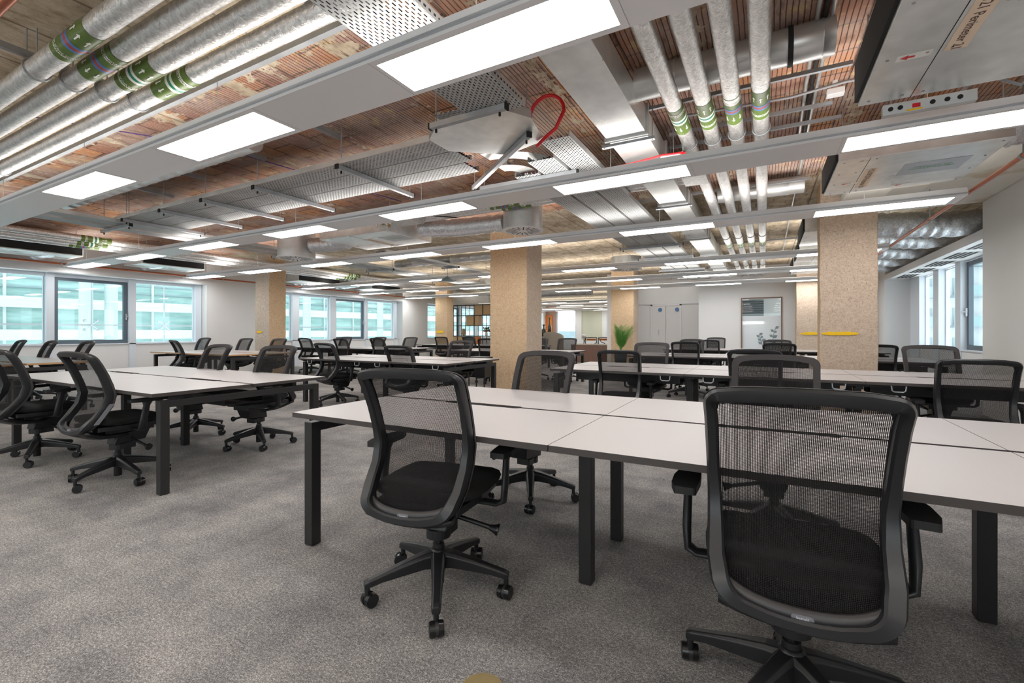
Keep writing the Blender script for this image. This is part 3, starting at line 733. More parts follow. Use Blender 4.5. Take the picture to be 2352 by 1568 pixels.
fcu(.55, 1.25, 8.3, 9.6, 2.68, 2.92, .3, 'third fan coil box of the right row, behind the large pinkish column', False)
fcu(.60, 1.70, 10.4, 11.8, 2.68, 2.92, .3, 'fourth fan coil box of the right row, deeper in the office', False)
fcu(.62, 1.70, 12.8, 14.2, 2.68, 2.92, .3, 'last fan coil box of the right row, before the far column', False)
fcu(-6.45, -4.95, 5.15, 6.2, 2.68, 2.94, .7, 'fan coil box hanging centre left between the two round diffuser drums', txt='FCU/09/14 Internal 14')
fcu(-12.9, -12.05, 2.4, 4.0, 2.68, 2.92, .3, 'fan coil box above the left windows, nearest one', False, 'right')
fcu(-12.9, -12.05, 5.0, 6.3, 2.68, 2.92, .3, 'fan coil box above the left windows, before the left column', False, 'right')
fcu(-12.9, -12.05, 8.9, 10.4, 2.68, 2.92, .3, 'fan coil box above the left windows, beyond the left column', False, 'right')
fcu(-12.9, -12.05, 11.8, 13.2, 2.68, 2.92, .3, 'fan coil box above the left windows, farthest one', False, 'right')

# cable trays
def tray(p0, L, w, along, label, mat='perf'):
    """long axis local x"""
    t = empty('cable_tray', p0, 0 if along == 'x' else R(90)); tag(t, label, 'cable tray', 'perforated cable trays')
    b = MB(); b.add([(0, -w/2, 0), (L, -w/2, 0), (L, w/2, 0), (0, w/2, 0)], [(0, 3, 2, 1)], 'perf')
    o = b.build('tray_base', t, solid=.0015)
    b = MB()
    for sy in (-1, 1):
        b.box(0, L, sy*w/2-.001, sy*w/2+.001, 0, .05, 'galv').box(0, L, *(sorted((sy*w/2, sy*(w/2-.012)))), .05, .052, 'galv')
        x = .03
        while x < L-.03 and L < 5: b.box(x, x+.018, sy*w/2-.002, sy*w/2+.002, .018, .030, 'dark'); x += .04
    b.build('side_flanges', t)
    rnd = random.Random(label); b = MB(); nc = 6
    for i in range(nc):
        y = -w/2+.03+(w-.06)*i/(nc-1)
        b.tube([(L*k/10, y+rnd.uniform(-.012, .012), .012+rnd.uniform(0, .006)) for k in range(11)], rnd.choice([.005, .007, .009]), rnd.choice(['cable', 'cable', 'greycable', 'purple', 'cable']), 6)
    b.build('cables', t)
    return t
for i, y in enumerate([3.26, 3.545, 3.83]):
    tray((-8.4, y, 2.80), 6.05+[0, -.1, -.2][i], .265, 'x', 'perforated cable tray running left to right above the second light, %s' % ['nearest of three', 'middle of three', 'farthest of three'][i])
for i, x in enumerate([-2.18, -1.87, -1.56]):
    tray((x, [4.3, 3.98, 3.60][i], 2.80), 15.35-[4.3, 3.98, 3.60][i], .27, 'y', 'perforated cable tray running to the far wall, %s' % ['leftmost of three', 'middle of three', 'rightmost of three'][i])
tray((-1.70, .2, 2.76), 2.70, .44, 'y', 'wide slotted cable tray dropping under the pipes at the top edge')
for i, x in enumerate([-8.7, -8.3]):
    tray((x, 1.6, 2.74), 13.0, .26, 'y', 'cable tray deep at left running towards the far wall, %s' % ['nearer the windows', 'farther from the windows'][i])
tray((-6.9, 7.0, 2.80), 5.0, .28, 'y', 'cable tray between the left column and the middle column')
# corner piece
o = empty('tray_corner', (-1.98, 3.36, 2.80)); tag(o, 'plain sheet metal corner joining the cable trays', 'cable tray')
MB().prism([(-.52, -.26), (-.20, -.52), (.24, -.52), (.42, -.2), (.34, .22), (-.10, .35), (-.52, .02)], -.004, 0, 'galvbright').build('corner_plate', o)
MB().prism([(-.20, -.52), (-.52, -.26), (-.52, -.255), (-.20, -.515)], 0, .06, 'galv').build('side_flange', o); MB().prism([(.24, -.52), (.42, -.2), (.415, -.2), (.235, -.515)], 0, .06, 'galv').build('side_flange', o)
MB().box(-.20, .24, -.60, -.50, -.012, -.008, 'perf').build('connector', o)
o = empty('tray_corner', (-1.95, 4.0, 2.86)); tag(o, 'curved sheet metal bend joining the farther cable trays', 'cable tray')
for k, (r0, r1) in enumerate([(.12, .30), (.42, .60)]):
    pts = [(-.45+.0+r1*math.sin(a), .35-r1*math.cos(a)) for a in [math.pi/2*i/8 for i in range(9)]]+[(-.45+r0*math.sin(a), .35-r0*math.cos(a)) for a in [math.pi/2*(8-i)/8 for i in range(9)]]
    MB().prism(pts, -.004+.02*k, .02*k, 'galvbright').build('bend_plate', o)
# brackets under the x trays
def bracket(p, L, rz, label, rods=True):
    t = empty('tray_bracket', p, rz); tag(t, label, 'bracket', 'channel brackets under the cable trays')
    MB().box(0, L, -.02, .02, -.041, 0, 'strut').box(-.012, .0, -.023, .023, -.044, .003, 'dark').box(L, L+.012, -.023, .023, -.044, .003, 'dark').build('channel', t)
    if rods:
        for x in (.05, L-.05):
            MB().cyl((x, 0, -.07), (x, 0, ZC-.002-p[2]), .005, 'strut', 8).cyl((x, 0, -.075), (x, 0, -.05), .009, 'dark', 8).build('threaded_rod', t)
    return t
ords = ['first', 'second', 'third', 'fourth', 'fifth', 'sixth', 'seventh', 'eighth']
for i, x in enumerate([-8.1, -7.05, -6.05, -5.0, -3.65]):
    bracket((x, 3.12, 2.795), 1.10, R(90), 'steel channel bracket under the left to right trays, %s counting from the left' % ords[i])
for i, y in enumerate([4.38, 7.2, 8.9, 10.4, 12.6, 14.2]):
    bracket((-2.80 if i == 0 else -2.45, y, 2.795), 1.15, 0, 'steel channel bracket under the trays running to the far wall, %s from the viewpoint' % ords[i])
bracket((-2.24, 2.80, 2.755), .66, R(0), 'thick channel bracket below the corner plate, just past the nearest linear light')
bracket((-1.68, 3.36, 2.79), 1.50, R(141), 'diagonal channel bracket under the tray corner')
for i, y in enumerate([3.2, 6.0, 8.6, 11.2]):
    bracket((-8.95, y, 2.735), .9, 0, 'channel bracket under the deep left trays, %s from the near end' % ords[i])
for i, y in enumerate([7.3, 9.4, 11.4]):
    bracket((-7.15, y, 2.795), .5, 0, 'short channel bracket left of the middle column, %s from the near end' % ords[i])
# ceiling fixed channels and conduits
def rail(p0, p1, label, s_=.02, mat='strut', name='ceiling_rail'):
    p0 = Vector(p0); d = Vector(p1)-p0; t = empty(name, p0); dn = d.normalized(); sd = dn.cross(Vector((0, 0, 1)))
    MB().obox(d/2, d/2, sd*s_, (0, 0, s_), mat).build('channel', t)
    g = MB(); n = max(2, int(d.length/1.2))
    for k in range(n):
        c = d*((k+.5)/n); g.cyl(c+Vector((0, 0, s_)), c+Vector((0, 0, ZC-p0.z)), .005, 'strut', 6)
    g.build('hanger_rods', t); tag(t, label, 'rail'); return t
rail((-10.5, 1.95, 3.02), (-1.9, 1.95, 3.02), 'long dark channel rail beside the inner top left foil pipe')
for i, x in enumerate([-4.35, -1.35-.9, -7.3]):
    rail((x, .9, 3.03), (x, 1.9, 3.03), 'short channel rail crossing over the top left foil pipes, %s' % ['in front of the labels', 'near the slotted tray', 'far to the left'][i])
for i, (x, y) in enumerate([(-4.9, 2.35), (-6.2, 2.4), (-3.7, 2.35), (-7.4, 2.6), (-2.6, 4.6)]):
    rail((x, y, 3.10), (x, y+.85, 3.10), 'dark channel fixed to the ceiling above the trays, %s' % ['fourth from the right', 'second from the left', 'third from the right', 'leftmost', 'rightmost'][i], .022)
for i, (y, x0, x1) in enumerate([(4.62, -.8, .5), (4.0, -.9, .55), (4.95, -1.3, .6), (6.75, -1.6, .5), (8.2, -2.6, .4), (10.9, -1.4, .6)]):
    rail((x0, y, 3.06), (x1, y, 3.06), 'thin cross rail over the right foil pipes, %s counting away from the viewpoint' % ords[i], .014)
def conduit(pts, r, label, mat='galv', cat='conduit', name='conduit'):
    p0 = Vector(pts[0]); o = MB().tube([Vector(p)-p0 for p in pts], r, mat, 8).build(name, loc=p0); tag(o, label, cat); return o
conduit([(.30, 1.6, 3.16), (.30, 4.4, 3.16), (.33, 6.2, 3.16)], .014, 'left conduit of the pair beside the top right fan coil box')
conduit([(.34, 1.6, 3.16), (.34, 4.4, 3.16), (.37, 6.2, 3.16)], .014, 'middle flexible conduit beside the top right fan coil box', 'cable')
conduit([(.38, 1.6, 3.16), (.38, 4.4, 3.16), (.42, 14.2, 3.16)], .014, 'right long conduit beside the fan coil boxes')
conduit([(-.7, 4.35, 3.09), (.2, 4.42, 3.09), (.55, 4.3, 3.07), (.75, 4.15, 3.0)], .012, 'grey cable bundle crossing to the fan coil box', 'greycable', 'cable', 'cable_bundle')
conduit([(-1.95, 3.55, 2.86)]+[(-1.585-.155*math.cos(R(a)), 3.50, 2.97+.155*math.sin(R(a))) for a in range(0, 200, 20)]+[(-1.50, 3.50, 2.84), (-1.60, 3.50, 2.78), (-1.72, 3.6, 2.77)], .015, 'red fire cable curling in a loop behind the tray corner', 'red', 'cable', 'red_cable')
conduit([(-1.3, 4.45, 2.78), (-1.1, 4.38, 2.76), (-.8, 4.28, 2.75), (-.62, 4.25, 2.73)], .010, 'red fire cable running to the smoke detector', 'red', 'cable', 'red_cable')
conduit([(1.08, 3.87, 2.66), (1.15, 3.87, 2.72), (1.26, 3.88, 2.70), (1.35, 3.88, 2.64), (1.42, 3.88, 2.70), (1.40, 3.88, 2.80), (1.30, 3.86, 2.90)], .010, 'looping grey cable beside the nearest fan coil box', 'greycable', 'cable', 'flexible_cable')
conduit([(-5.6, 5.0, 2.9), (-5.2, 4.9, 2.8), (-4.9, 5.1, 2.88), (-4.4, 5.1, 2.84), (-4.0, 5.6, 2.86)], .008, 'thin dark cable hanging beside the middle fan coil box', 'cable', 'cable', 'flexible_cable')
conduit([(-6.0, 1.6, 3.17), (-5.2, 2.9, 3.17), (-4.9, 5.4, 3.17)], .006, 'thin purple cable clipped to the clay ceiling', 'purple', 'cable', 'flexible_cable')
# valve clutter by the middle fan coil
o = empty('valve_set', (-5.0, 5.0, 2.80)); tag(o, 'foil wrapped valve set with brass handles at the end of the crossing pipes', 'valves')
rnd = random.Random(3)
for k in range(7):
    x, y, z = rnd.uniform(-.1, .35), rnd.uniform(0, .1), rnd.uniform(-.05, .08)
    MB().cyl((x, y, z-.05), (x, y, z+.05), .022, 'brass' if k % 2 else 'foil', 12).cyl((x-.05, y, z), (x+.05, y, z), .02, 'foil', 12).build('valve', o)
MB().box(-.3, .5, .1, .5, .0, .10, 'foil').build('insulation_jacket', o, bevel=.03)
# control module beside nearest fan coil
o = empty('control_module', (.69, 3.84, 2.585)); tag(o, 'grey electrical control strip with a red switch beside the nearest fan coil box', 'control box')
MB().box(0, .46, 0, .05, 0, .07, 'galv').cyl((.05, .04, .07), (.05, .04, ZC-2.587), .004, 'strut', 6).cyl((.41, .04, .07), (.41, .04, ZC-2.587), .004, 'strut', 6).build('enclosure', o, bevel=.003)
MB().box(.15, .19, -.004, 0, .02, .045, 'red').build('red_switch', o)
MB().box(.12, .20, -.003, 0, .004, .014, 'yellow').build('warning_strip', o)
for xk in (.04, .09, .25, .32, .38): MB().cyl((xk, -.004, .035), (xk, 0, .035), .014, 'dark', 12).build('cable_gland', o)
# detector + speaker + exit sign
o = empty('smoke_detector', (-.62, 4.25, 2.58)); tag(o, 'white round smoke detector hanging from red cable near the flat duct', 'smoke detector')
MB().lathe([(.001, -.02), (.03, -.02), (.045, 0), (.052, .02), (.052, .05), (.04, .06), (.001, .06)], m='white').build('head', o)
g = MB()
for k in range(8):
    a = 2*math.pi*k/8; g.obox((.05*math.cos(a), .05*math.sin(a), .012), (.004*math.cos(a), .004*math.sin(a), 0), (-.012*math.sin(a), .012*math.cos(a), 0), (0, 0, .006), 'dark')
g.build('vents', o); MB().cyl((0, 0, .06), (0, 0, .15), .022, 'red', 10).cyl((0, 0, .15), (0, 0, ZC-2.58), .004, 'strut', 6).build('base_mount', o)
o = empty('sounder_box', (-.74, 4.50, 2.74)); tag(o, 'square white sounder box next to the smoke detector', 'speaker')
MB().box(-.10, .10, -.10, .10, 0, .06, 'white').build('box', o, bevel=.006); MB().cyl((0, 0, -.004), (0, 0, 0), .065, 'lightwhite', 24).build('round_grille', o); MB().cyl((0, 0, .06), (0, 0, ZC-2.74), .004, 'strut', 6).build('rod', o)
o = empty('exit_sign', (-8.1, 13.7, 2.30)); tag(o, 'small green and white exit sign hanging left of the broad column', 'exit sign')
MB().box(-.22, .22, -.01, .01, 0, .20, 'exit').build('panel', o)
MB().box(-.16, -.10, -.014, -.010, .04, .16, 'exitw').cyl((-.02, -.014, .15), (-.02, -.010, .15), .018, 'exitw', 10).obox((.0, -.012, .09), (.02, 0, .045), (0, .002, 0), (.016, 0, -.006), 'exitw').obox((.04, -.012, .05), (.03, 0, .01), (0, .002, 0), (.004, 0, -.012), 'exitw').add([(.10, -.013, .13), (.10, -.013, .05), (.17, -.013, .09)], [(0, 1, 2)], 'exitw').build('running_figure', o)
MB().cyl((-.15, 0, .2), (-.15, 0, ZC-2.30), .003, 'strut', 5).cyl((.15, 0, .2), (.15, 0, ZC-2.30), .003, 'strut', 5).build('chains', o)
o = empty('access_point', (-4.0, 2.5, 3.02)); tag(o, 'small grey junction box on the clay ceiling behind the nearest light', 'junction box')
MB().box(-.09, .09, -.06, .06, 0, .07, 'outgrey').build('box', o, bevel=.004); MB().cyl((0, 0, .07), (0, 0, ZC-3.02), .02, 'strut', 8).build('mount', o)
o = empty('pendant_sensor', (-7.0, 9.4, 2.45)); tag(o, 'dark conical sensor hanging between far lights left of the broad column', 'sensor')
MB().lathe([(.001, 0), (.16, 0), (.15, .03), (.05, .10), (.012, .12), (.001, .12)], m='outgrey').build('housing', o); MB().cyl((0, 0, .12), (0, 0, ZC-2.45), .006, 'strut', 6).build('rod', o)
o = empty('junction_box', (.45, 4.5, 3.08)); tag(o, 'white junction box near the conduits by the second fan coil box', 'junction box')
MB().box(0, .12, 0, .08, 0, .05, 'white').build('box', o, bevel=.004); MB().cyl((.06, .04, .05), (.06, .04, ZC-3.08), .02, 'white', 8).build('mount', o)

# ---------------------------------------------------------------- desks
def bench(x0, n, w, y0, label, group, edge='deskedge', top='desk', z=.73, handles=False, left_frame=True, right_frame=True, depth=.705, gap=.03):
    """bench of 2 x n desktops; base Empty on the floor at its near left corner"""
    t = empty('bench_desk', (x0, y0, 0)); tag(t, label, 'desk', group)
    D = 2*depth+gap; th = .025
    for i in range(n):
        a = i*w+.0015; c = (i+1)*w-.0015; m = (a+c)/2; nw = .26
        near = [(a, 0), (c, 0), (c, depth), (m+nw, depth), (m+nw-.02, depth-.02), (m-nw+.02, depth-.02), (m-nw, depth), (a, depth)]
        far = [(a, depth+gap), (m-nw, depth+gap), (m-nw+.02, depth+gap+.02), (m+nw-.02, depth+gap+.02), (m+nw, depth+gap), (c, depth+gap), (c, D), (a, D)]
        for poly in (near, far):
            MB().prism(poly, z-th, z, top, edge).build('desktop', t, bevel=.0015)
    # frames: square tube portal at each end, paired inner legs at each seam
    s_ = .03; zt = z-th-.035
    for fl, x in ((left_frame, .05), (right_frame, n*w-.05)):
        if not fl: continue
        for y in (.09, D-.09): MB().box(x-s_, x+s_, y-s_, y+s_, 0.004, zt, 'black').build('leg', t, bevel=.003)
        MB().box(x-s_, x+s_, .09+s_, D-.09-s_, zt-.05, zt, 'black').build('end_rail', t, bevel=.003)
    for i in range(1, n):
        x = i*w
        for y in (.44, D-.50+.0): MB().box(x-.03, x+.03, y-.03, y+.03, .004, zt+.01, 'black').build('leg', t, bevel=.003)
        MB().box(x-.03, x+.03, .30, D-.30, zt-.04, zt+.01, 'black').build('cross_rail', t, bevel=.003)
    for y in (.30, D-.30): MB().box(.05, n*w-.05, y-.02, y+.02, zt-.012, zt+.03, 'black').build('long_beam', t)
    for i in range(n):
        xa = i*w+.12; xb = (i+1)*w-.12
        MB().box(xa, xb, D/2-.16, D/2+.16, zt-.11, zt-.105, 'black').box(xa, xb, D/2-.165, D/2-.16, zt-.11, zt-.03, 'black').box(xa, xb, D/2+.16, D/2+.165, zt-.11, zt-.03, 'black').box(xa+.03, xa+.10, .20, D-.20, zt+.03, zt+.034, 'alu').build('cable_basket', t)
    if handles:
        for i in range(n):
            for xx in (i*w+.18, (i+1)*w-.24):
                MB().tube([(xx, .03, zt+.03), (xx+.004, .028, zt-.01), (xx+.02, .027, zt-.022), (xx+.08, .027, zt-.022), (xx+.096, .028, zt-.01), (xx+.10, .03, zt+.03)], .006, 'alu', 8).build('pull_handle', t)
    return t
G1 = 'grey topped bench desks'; G2 = 'plywood edged bench desks'
bench(-2.22, 4, 1.50, 1.60, 'nearest bench desk with pale grey tops and dark edges, filling the lower right', G1)
bench(-6.72, 2, 1.50, 1.60, 'pale topped bench desk at left with black portal legs, behind the two left chairs', G1)
bench(-2.22, 4, 1.50, 4.99, 'bench desk directly behind the nearest one, passing in front of the large right column', G1, handles=True)
bench(-6.75, 2, 1.50, 4.99, 'pale bench desk left of the broad middle column', G1, handles=True)
bench(-2.22, 3, 1.50, 8.5, 'third row bench desk at right, behind the front right column', G1)
bench(-2.22, 3, 1.50, 11.95, 'farthest bench desk in front of the meeting room window', G1)
bench(-6.65, 2, 1.50, 8.85, 'bench desk partly hidden by the broad middle column, lounge behind it', G1)
bench(-12.4, 3, 1.50, 8.6, 'long white bench desk before the second row of left windows', G1)
bench(-10.6, 3, 1.50, 12.4, 'most distant white bench desk near the black shelving', G1)
bench(-11.82, 2, 1.50, 1.60, 'plywood edged bench desk at the far left under the first windows', G2, edge='oakedge')
bench(-11.82, 2, 1.50, 5.05, 'plywood edged bench desk in front of the left concrete column', G2, edge='oakedge')

# ---------------------------------------------------------------- task chair
def cr(ps, t):
    """smooth interpolation through (t, v) pairs"""
    if t <= ps[0][0]: return ps[0][1]
    if t >= ps[-1][0]: return ps[-1][1]
    for i in range(len(ps)-1):
        if ps[i][0] <= t <= ps[i+1][0]:
            u = (t-ps[i][0])/(ps[i+1][0]-ps[i][0])
            m0 = (ps[i+1][1]-ps[max(i-1, 0)][1])/(ps[i+1][0]-ps[max(i-1, 0)][0]); m1 = (ps[min(i+2, len(ps)-1)][1]-ps[i][1])/(ps[min(i+2, len(ps)-1)][0]-ps[i][0])
            h = ps[i+1][0]-ps[i][0]
            return (2*u**3-3*u**2+1)*ps[i][1]+(u**3-2*u**2+u)*h*m0+(-2*u**3+3*u**2)*ps[i+1][1]+(u**3-u**2)*h*m1
ZB0, ZB1 = .435, 1.005
prof = [(.41, -.275), (.47, -.255), (.57, -.185), (.66, -.140), (.78, -.165), (.90, -.215), (.98, -.262), (1.01, -.29)]
def by(x, z): return cr(prof, z)+.9*x*x*(.75)+0.0
def outline(k=48, inset=0.0):
    """rounded outline (x, z) of the backrest, anticlockwise from bottom centre"""
    pts = []
    w = .232-inset; zb = ZB0+inset; zt = ZB1-inset
    # bottom bows down, top bows up, sides near vertical narrowing slightly at the bottom
    def corner(cx, cz, rx, rz, a0, a1, n):
        return [(cx+rx*math.cos(R(a)), cz+rz*math.sin(R(a))) for a in [a0+(a1-a0)*i/n for i in range(n+1)]]
    rb, rt = .10, .045
    right = [(x, zb-.025*(1-(x/w)**2)+.0) for x in (0, .04, .08)]
    right += corner(w-.015-rb, zb+rb*.9-.015, rb, rb*.9, -80, -5, 7)
    right += [(w-.008+.006*t, zb+.10+(zt-rt-.04-(zb+.10))*t) for t in (.0, .2, .4, .6, .8, 1.0)]
    right += corner(w-rt, zt-rt, rt, rt, 5, 80, 5)
    right += [(x, zt+.012*(1-(x/w)**2)) for x in (.14, .08, .03)]
    left = [(-x, z) for x, z in right[::-1] if x > 0]
    return right+left
def make_chair():
    t = empty('task_chair')
    # base star
    b = MB(); b.lathe([(.001, .195), (.030, .195), (.038, .185), (.045, .16), (.04, .12), (.032, .11), (.001, .11)], m='plastic', n=20)
    b.cyl((0, 0, .035), (0, 0, .12), .026, 'rubber', 16)
    for k in range(5):
        a = R(90+72*k); c = Vector((math.cos(a), math.sin(a), 0)); s_ = Vector((-math.sin(a), math.cos(a), 0))
        secs = [(.02, .036, .188, .115), (.07, .030, .180, .118), (.16, .024, .158, .108), (.25, .020, .133, .098), (.305, .019, .118, .086), (.322, .016, .110, .083)]
        vs = []
        for r, hw, zt, zb in secs:
            e = (zt-zb)*.22
            for du, z in ((-hw, zb), (hw, zb), (hw, zt-e), (hw*.6, zt), (-hw*.6, zt), (-hw, zt-e)): vs.append(c*r+s_*du+Vector((0, 0, z)))
        fs = [(i*6+j, i*6+(j+1) % 6, i*6+6+(j+1) % 6, i*6+6+j) for i in range(5) for j in range(6)]+[(30, 31, 32, 33, 34, 35), (5, 4, 3, 2, 1, 0)]
        b.add(vs, fs, 'plastic')
    b.build('star_base', t, bevel=.003)
    for k in range(5):
        a = R(90+72*k); c = Vector((math.cos(a), math.sin(a), 0))*.31
        w = MB(); tw = R(40+65*k); d = Vector((math.cos(tw), math.sin(tw), 0)); n_ = Vector((-d.y, d.x, 0)); cc = Vector((0, 0, .030))+n_*.012
        for s_ in (-1, 1):
            w.cyl(cc+d*s_*.007, cc+d*s_*.026, .030, 'rubber', 20, r1=.028)
            w.cyl(cc+d*s_*.026, cc+d*s_*.028, .026, 'plastic', 20)
        w.cyl(cc-d*.009, cc+d*.009, .025, 'plastic_grey', 16)
        w.cyl((0, 0, .045), (0, 0, .092), .011, 'plastic', 10)
        w.build('caster', t, loc=c)
    MB().cyl((0, 0, .19), (0, 0, .29), .018, 'rubber', 16).cyl((0, 0, .19), (0, 0, .215), .026, 'plastic', 16).build('gas_column', t)
    # mechanism
    m = MB(); m.prism([(.055*math.cos(R(a)), .055*math.sin(R(a))) for a in range(150, 391, 20)]+[(.05, .10), (-.05, .10)], .245, .285, 'plastic')
    m.add([(-.06, -.05, .285), (.06, -.05, .285), (.06, .16, .30), (-.06, .16, .30), (-.075, -.03, .36), (.075, -.03, .36), (.085, .19, .40), (-.085, .19, .40)], [(0, 3, 2, 1), (4, 5, 6, 7), (0, 1, 5, 4), (1, 2, 6, 5), (2, 3, 7, 6), (3, 0, 4, 7)], 'plastic')
    m.build('tilt_mechanism', t, bevel=.006)
    l = MB(); l.cyl((.05, .07, .315), (.21, .09, .275), .011, 'plastic', 12).cyl((.21, .09, .275), (.245, .094, .267), .012, 'plastic', 14, r1=.024).cyl((.245, .094, .267), (.253, .095, .265), .026, 'rubber', 14)
    l.build('height_lever', t)
    # seat cushion
    def cush(z0, z1, ex, rnd=.8):
        g = MB(); nu, nv = 40, 9
        def f(u, v):
            a = 2*math.pi*u; ph = -math.pi/2+math.pi*v
            c, s_ = math.cos(a), math.sin(a); p = 2/4.2
            x = math.copysign(abs(c)**p, c); y = math.copysign(abs(s_)**p, s_)
            k = max(math.cos(ph), 0)**.35
            zz = (z0+z1)/2+(z1-z0)/2*math.copysign(abs(math.sin(ph))**.8, math.sin(ph))
            wx = .245*(1-.06*(y < 0)*abs(y)); X = x*wx*k*ex; Y = .02+y*.245*k*ex
            zz += -.03*max(0, (Y-.17)/.1)**2+.004*(X/.2)**2
            if Y < -.1: zz += .015*((-.1-Y)/.12)
            return (X, Y, zz)
        return g.grid(f, nu, nv, 'seat', True)
    cush(.448, .520, 1.0).build('seat_cushion', t)
    g = MB(); g.prism([(-.19, -.20), (.19, -.20), (.21, .0), (.20, .21), (.12, .25), (-.12, .25), (-.20, .21), (-.21, .0)], .425, .455, 'plastic'); g.prism([(-.10, -.12), (.10, -.12), (.11, .2), (-.11, .2)], .385, .43, 'plastic'); g.build('seat_pan', t, bevel=.008)
    # back frame
    O = outline(); N = len(O); cen = (0, .70); vs = []
    for i, (x, z) in enumerate(O):
        x0, z0 = O[i-1]; x1, z1 = O[(i+1) % N]; tx, tz = x1-x0, z1-z0; L = math.hypot(tx, tz); nx, nz = tz/L, -tx/L   # outward
        side = abs(nx); low = max(0, 1-(z-ZB0)/.35)
        wdt = .032+.018*side*low+.006*(z > .9)*(1-side); dep = .024+.030*side+.010*low
        y = by(x, z)
        f0 = -.004
        for (q, dy) in ((0, f0), (.002, -dep*.72+f0), (-.006, -dep+f0), (-wdt+.006, -dep*.96+f0), (-wdt, -dep*.8+f0), (-wdt+.004, f0)):
            vs.append((x+nx*q, y+dy, z+nz*q))
    b = MB(); fs = [(i*6+j, i*6+(j+1) % 6, ((i+1) % N)*6+(j+1) % 6, ((i+1) % N)*6+j) for i in range(N) for j in range(6)]
    b.add(vs, fs, 'plastic', True)
    fr = b.build('backrest_frame', t); es = fr.modifiers.new('split', 'EDGE_SPLIT'); es.split_angle = R(38)
    # lower carrier from frame bottom to mechanism
    g = MB(); secs = []
    for tt in [0, .12, .3, .5, .75, 1]:
        y = -.268+.30*tt; z = .440-.055*math.sin(min(1, tt*1.6)*math.pi/2)-.01*tt; hw = .195-.11*tt**.8; th = .018-.003*tt
        secs.append((hw, y, z, th))
    vs = []
    for hw, y, z, th in secs:
        for k in range(9):
            u = -1+2*k/8; vs.append((hw*u, y-.02*(1-u*u)*(1 if y < -.1 else .3), z-.020*(1-u*u)))
        for k in range(9):
            u = 1-2*k/8; vs.append((hw*u, y-.02*(1-u*u)*(1 if y < -.1 else .3)+.004, z-.020*(1-u*u)-th*1.3))
    fs = [(i*18+j, i*18+(j+1) % 18, i*18+18+(j+1) % 18, i*18+18+j) for i in range(5) for j in range(18)]+[tuple(range(17, -1, -1)), tuple(range(90, 108))]
    g.add(vs, fs, 'plastic', True); g.build('back_carrier', t)
    # inner rail with badge
    vs = []; K = 17
    for zoff, dy in ((0, -.030), (.034, -.030), (.034, -.018), (0, -.018)):
        for k in range(K):
            u = -1+2*k/(K-1); x = .205*u; z = ZB0+.012-.020*(1-u*u)+zoff+.03*abs(u)**4; vs.append((x, by(x, z)+dy, z))
    fs = [(a*K+k, a*K+k+1, ((a+1) % 4)*K+k+1, ((a+1) % 4)*K+k) for a in range(4) for k in range(K-1)]
    MB().add(vs, fs, 'plastic_grey', True).build('lower_back_rail', t)
    zb_ = ZB0+.012-.02+.017; yb_ = by(0, zb_)-.0325
    pill = []
    for a in range(-90, 91, 30): pill.append((.018+.007*math.cos(R(a)), .007*math.sin(R(a))))
    for a in range(90, 271, 30): pill.append((-.018+.007*math.cos(R(a)), .007*math.sin(R(a))))
    n = len(pill); vs = [(x, yb_, zb_+z) for x, z in pill]+[(x, yb_+.004, zb_+z) for x, z in pill]
    g = MB().add(vs, [tuple(range(n))]+[(k, n+k, n+(k+1) % n, (k+1) % n) for k in range(n)], 'badge')
    tv, tf = text_mesh('bestuhl', .0095, .0001); g.add([(x, yb_-.0006, zb_+y) for x, y, z in tv], tf, 'badge_text'); g.build('badge', fr)
    # mesh panel (front skin), open weave inside, closed fabric over the frame
    def shell(O1, O2, m, dy):
        n = len(O1); vs = [(x, by(x, z)+dy, z) for x, z in O1]+[(x, by(x, z)+dy, z) for x, z in O2]
        return vs, [(k, (k+1) % n, n+(k+1) % n, n+k) for k in range(n)]
    g = MB(); nx_, nz_ = 14, 22
    O1 = outline(inset=0.0); O2 = [(x*.86, .715+(z-.715)*.90) for x, z in O1]
    O0 = [(x*1.012, .715+(z-.715)*1.008) for x, z in O1]
    vs, fs = shell(O0, O2, 'meshborder', .004); g.add(vs, fs, 'meshborder', True)
    vs = [(x, by(x, z)-.012, z) for x, z in O0]+[(x, by(x, z)+.004, z) for x, z in O0]; n = len(O0); g.add(vs, [(k, (k+1) % n, n+(k+1) % n, n+k) for k in range(n)], 'meshborder', True)
    g.build('mesh_edging', t)
    g = MB(); rings = [O2]
    for k in (.8, .6, .4, .2): rings.append([(x*k, .715+(z-.715)*k) for x, z in O2])
    vs = [(x, by(x, z)+.004-.006*(1-(x/.2)**2), z) for ring in rings for x, z in ring]; n = len(O2)
    fs = [(r_*n+k, r_*n+(k+1) % n, (r_+1)*n+(k+1) % n, (r_+1)*n+k) for r_ in range(4) for k in range(n)]
    fs.append(tuple(4*n+k for k in range(n))); g.add(vs, fs, 'mesh', True); g.build('backrest_mesh', t)
    for s_ in (-1, 1):
        MB().obox((s_*.193, by(.19, .60)-.016, .60), (.006, 0, 0), (0, .006, 0), (0, 0, .011), 'plastic_grey').build('lumbar_clip', fr)
    # armrests
    for s_ in (-1, 1):
        g = MB()
        vs = []
        for (x, y, z, a, c_) in [(.19, .03, .415, .018, .03), (.275, .03, .412, .016, .03), (.302, .028, .43, .016, .03), (.306, .035, .50, .015, .027), (.304, .055, .60, .014, .024), (.302, .062, .632, .022, .038)]:
            for k in range(10):
                an = 2*math.pi*k/10; ca, sa = math.cos(an), math.sin(an)
                if x < .28 and z < .42: vs.append((s_*x, y+c_*ca, z+a*.7*sa))
                elif z < .44: vs.append((s_*(x-a*sa*.7), y+c_*ca, z+a*.7*sa))
                else: vs.append((s_*(x-a*sa), y+c_*ca, z))
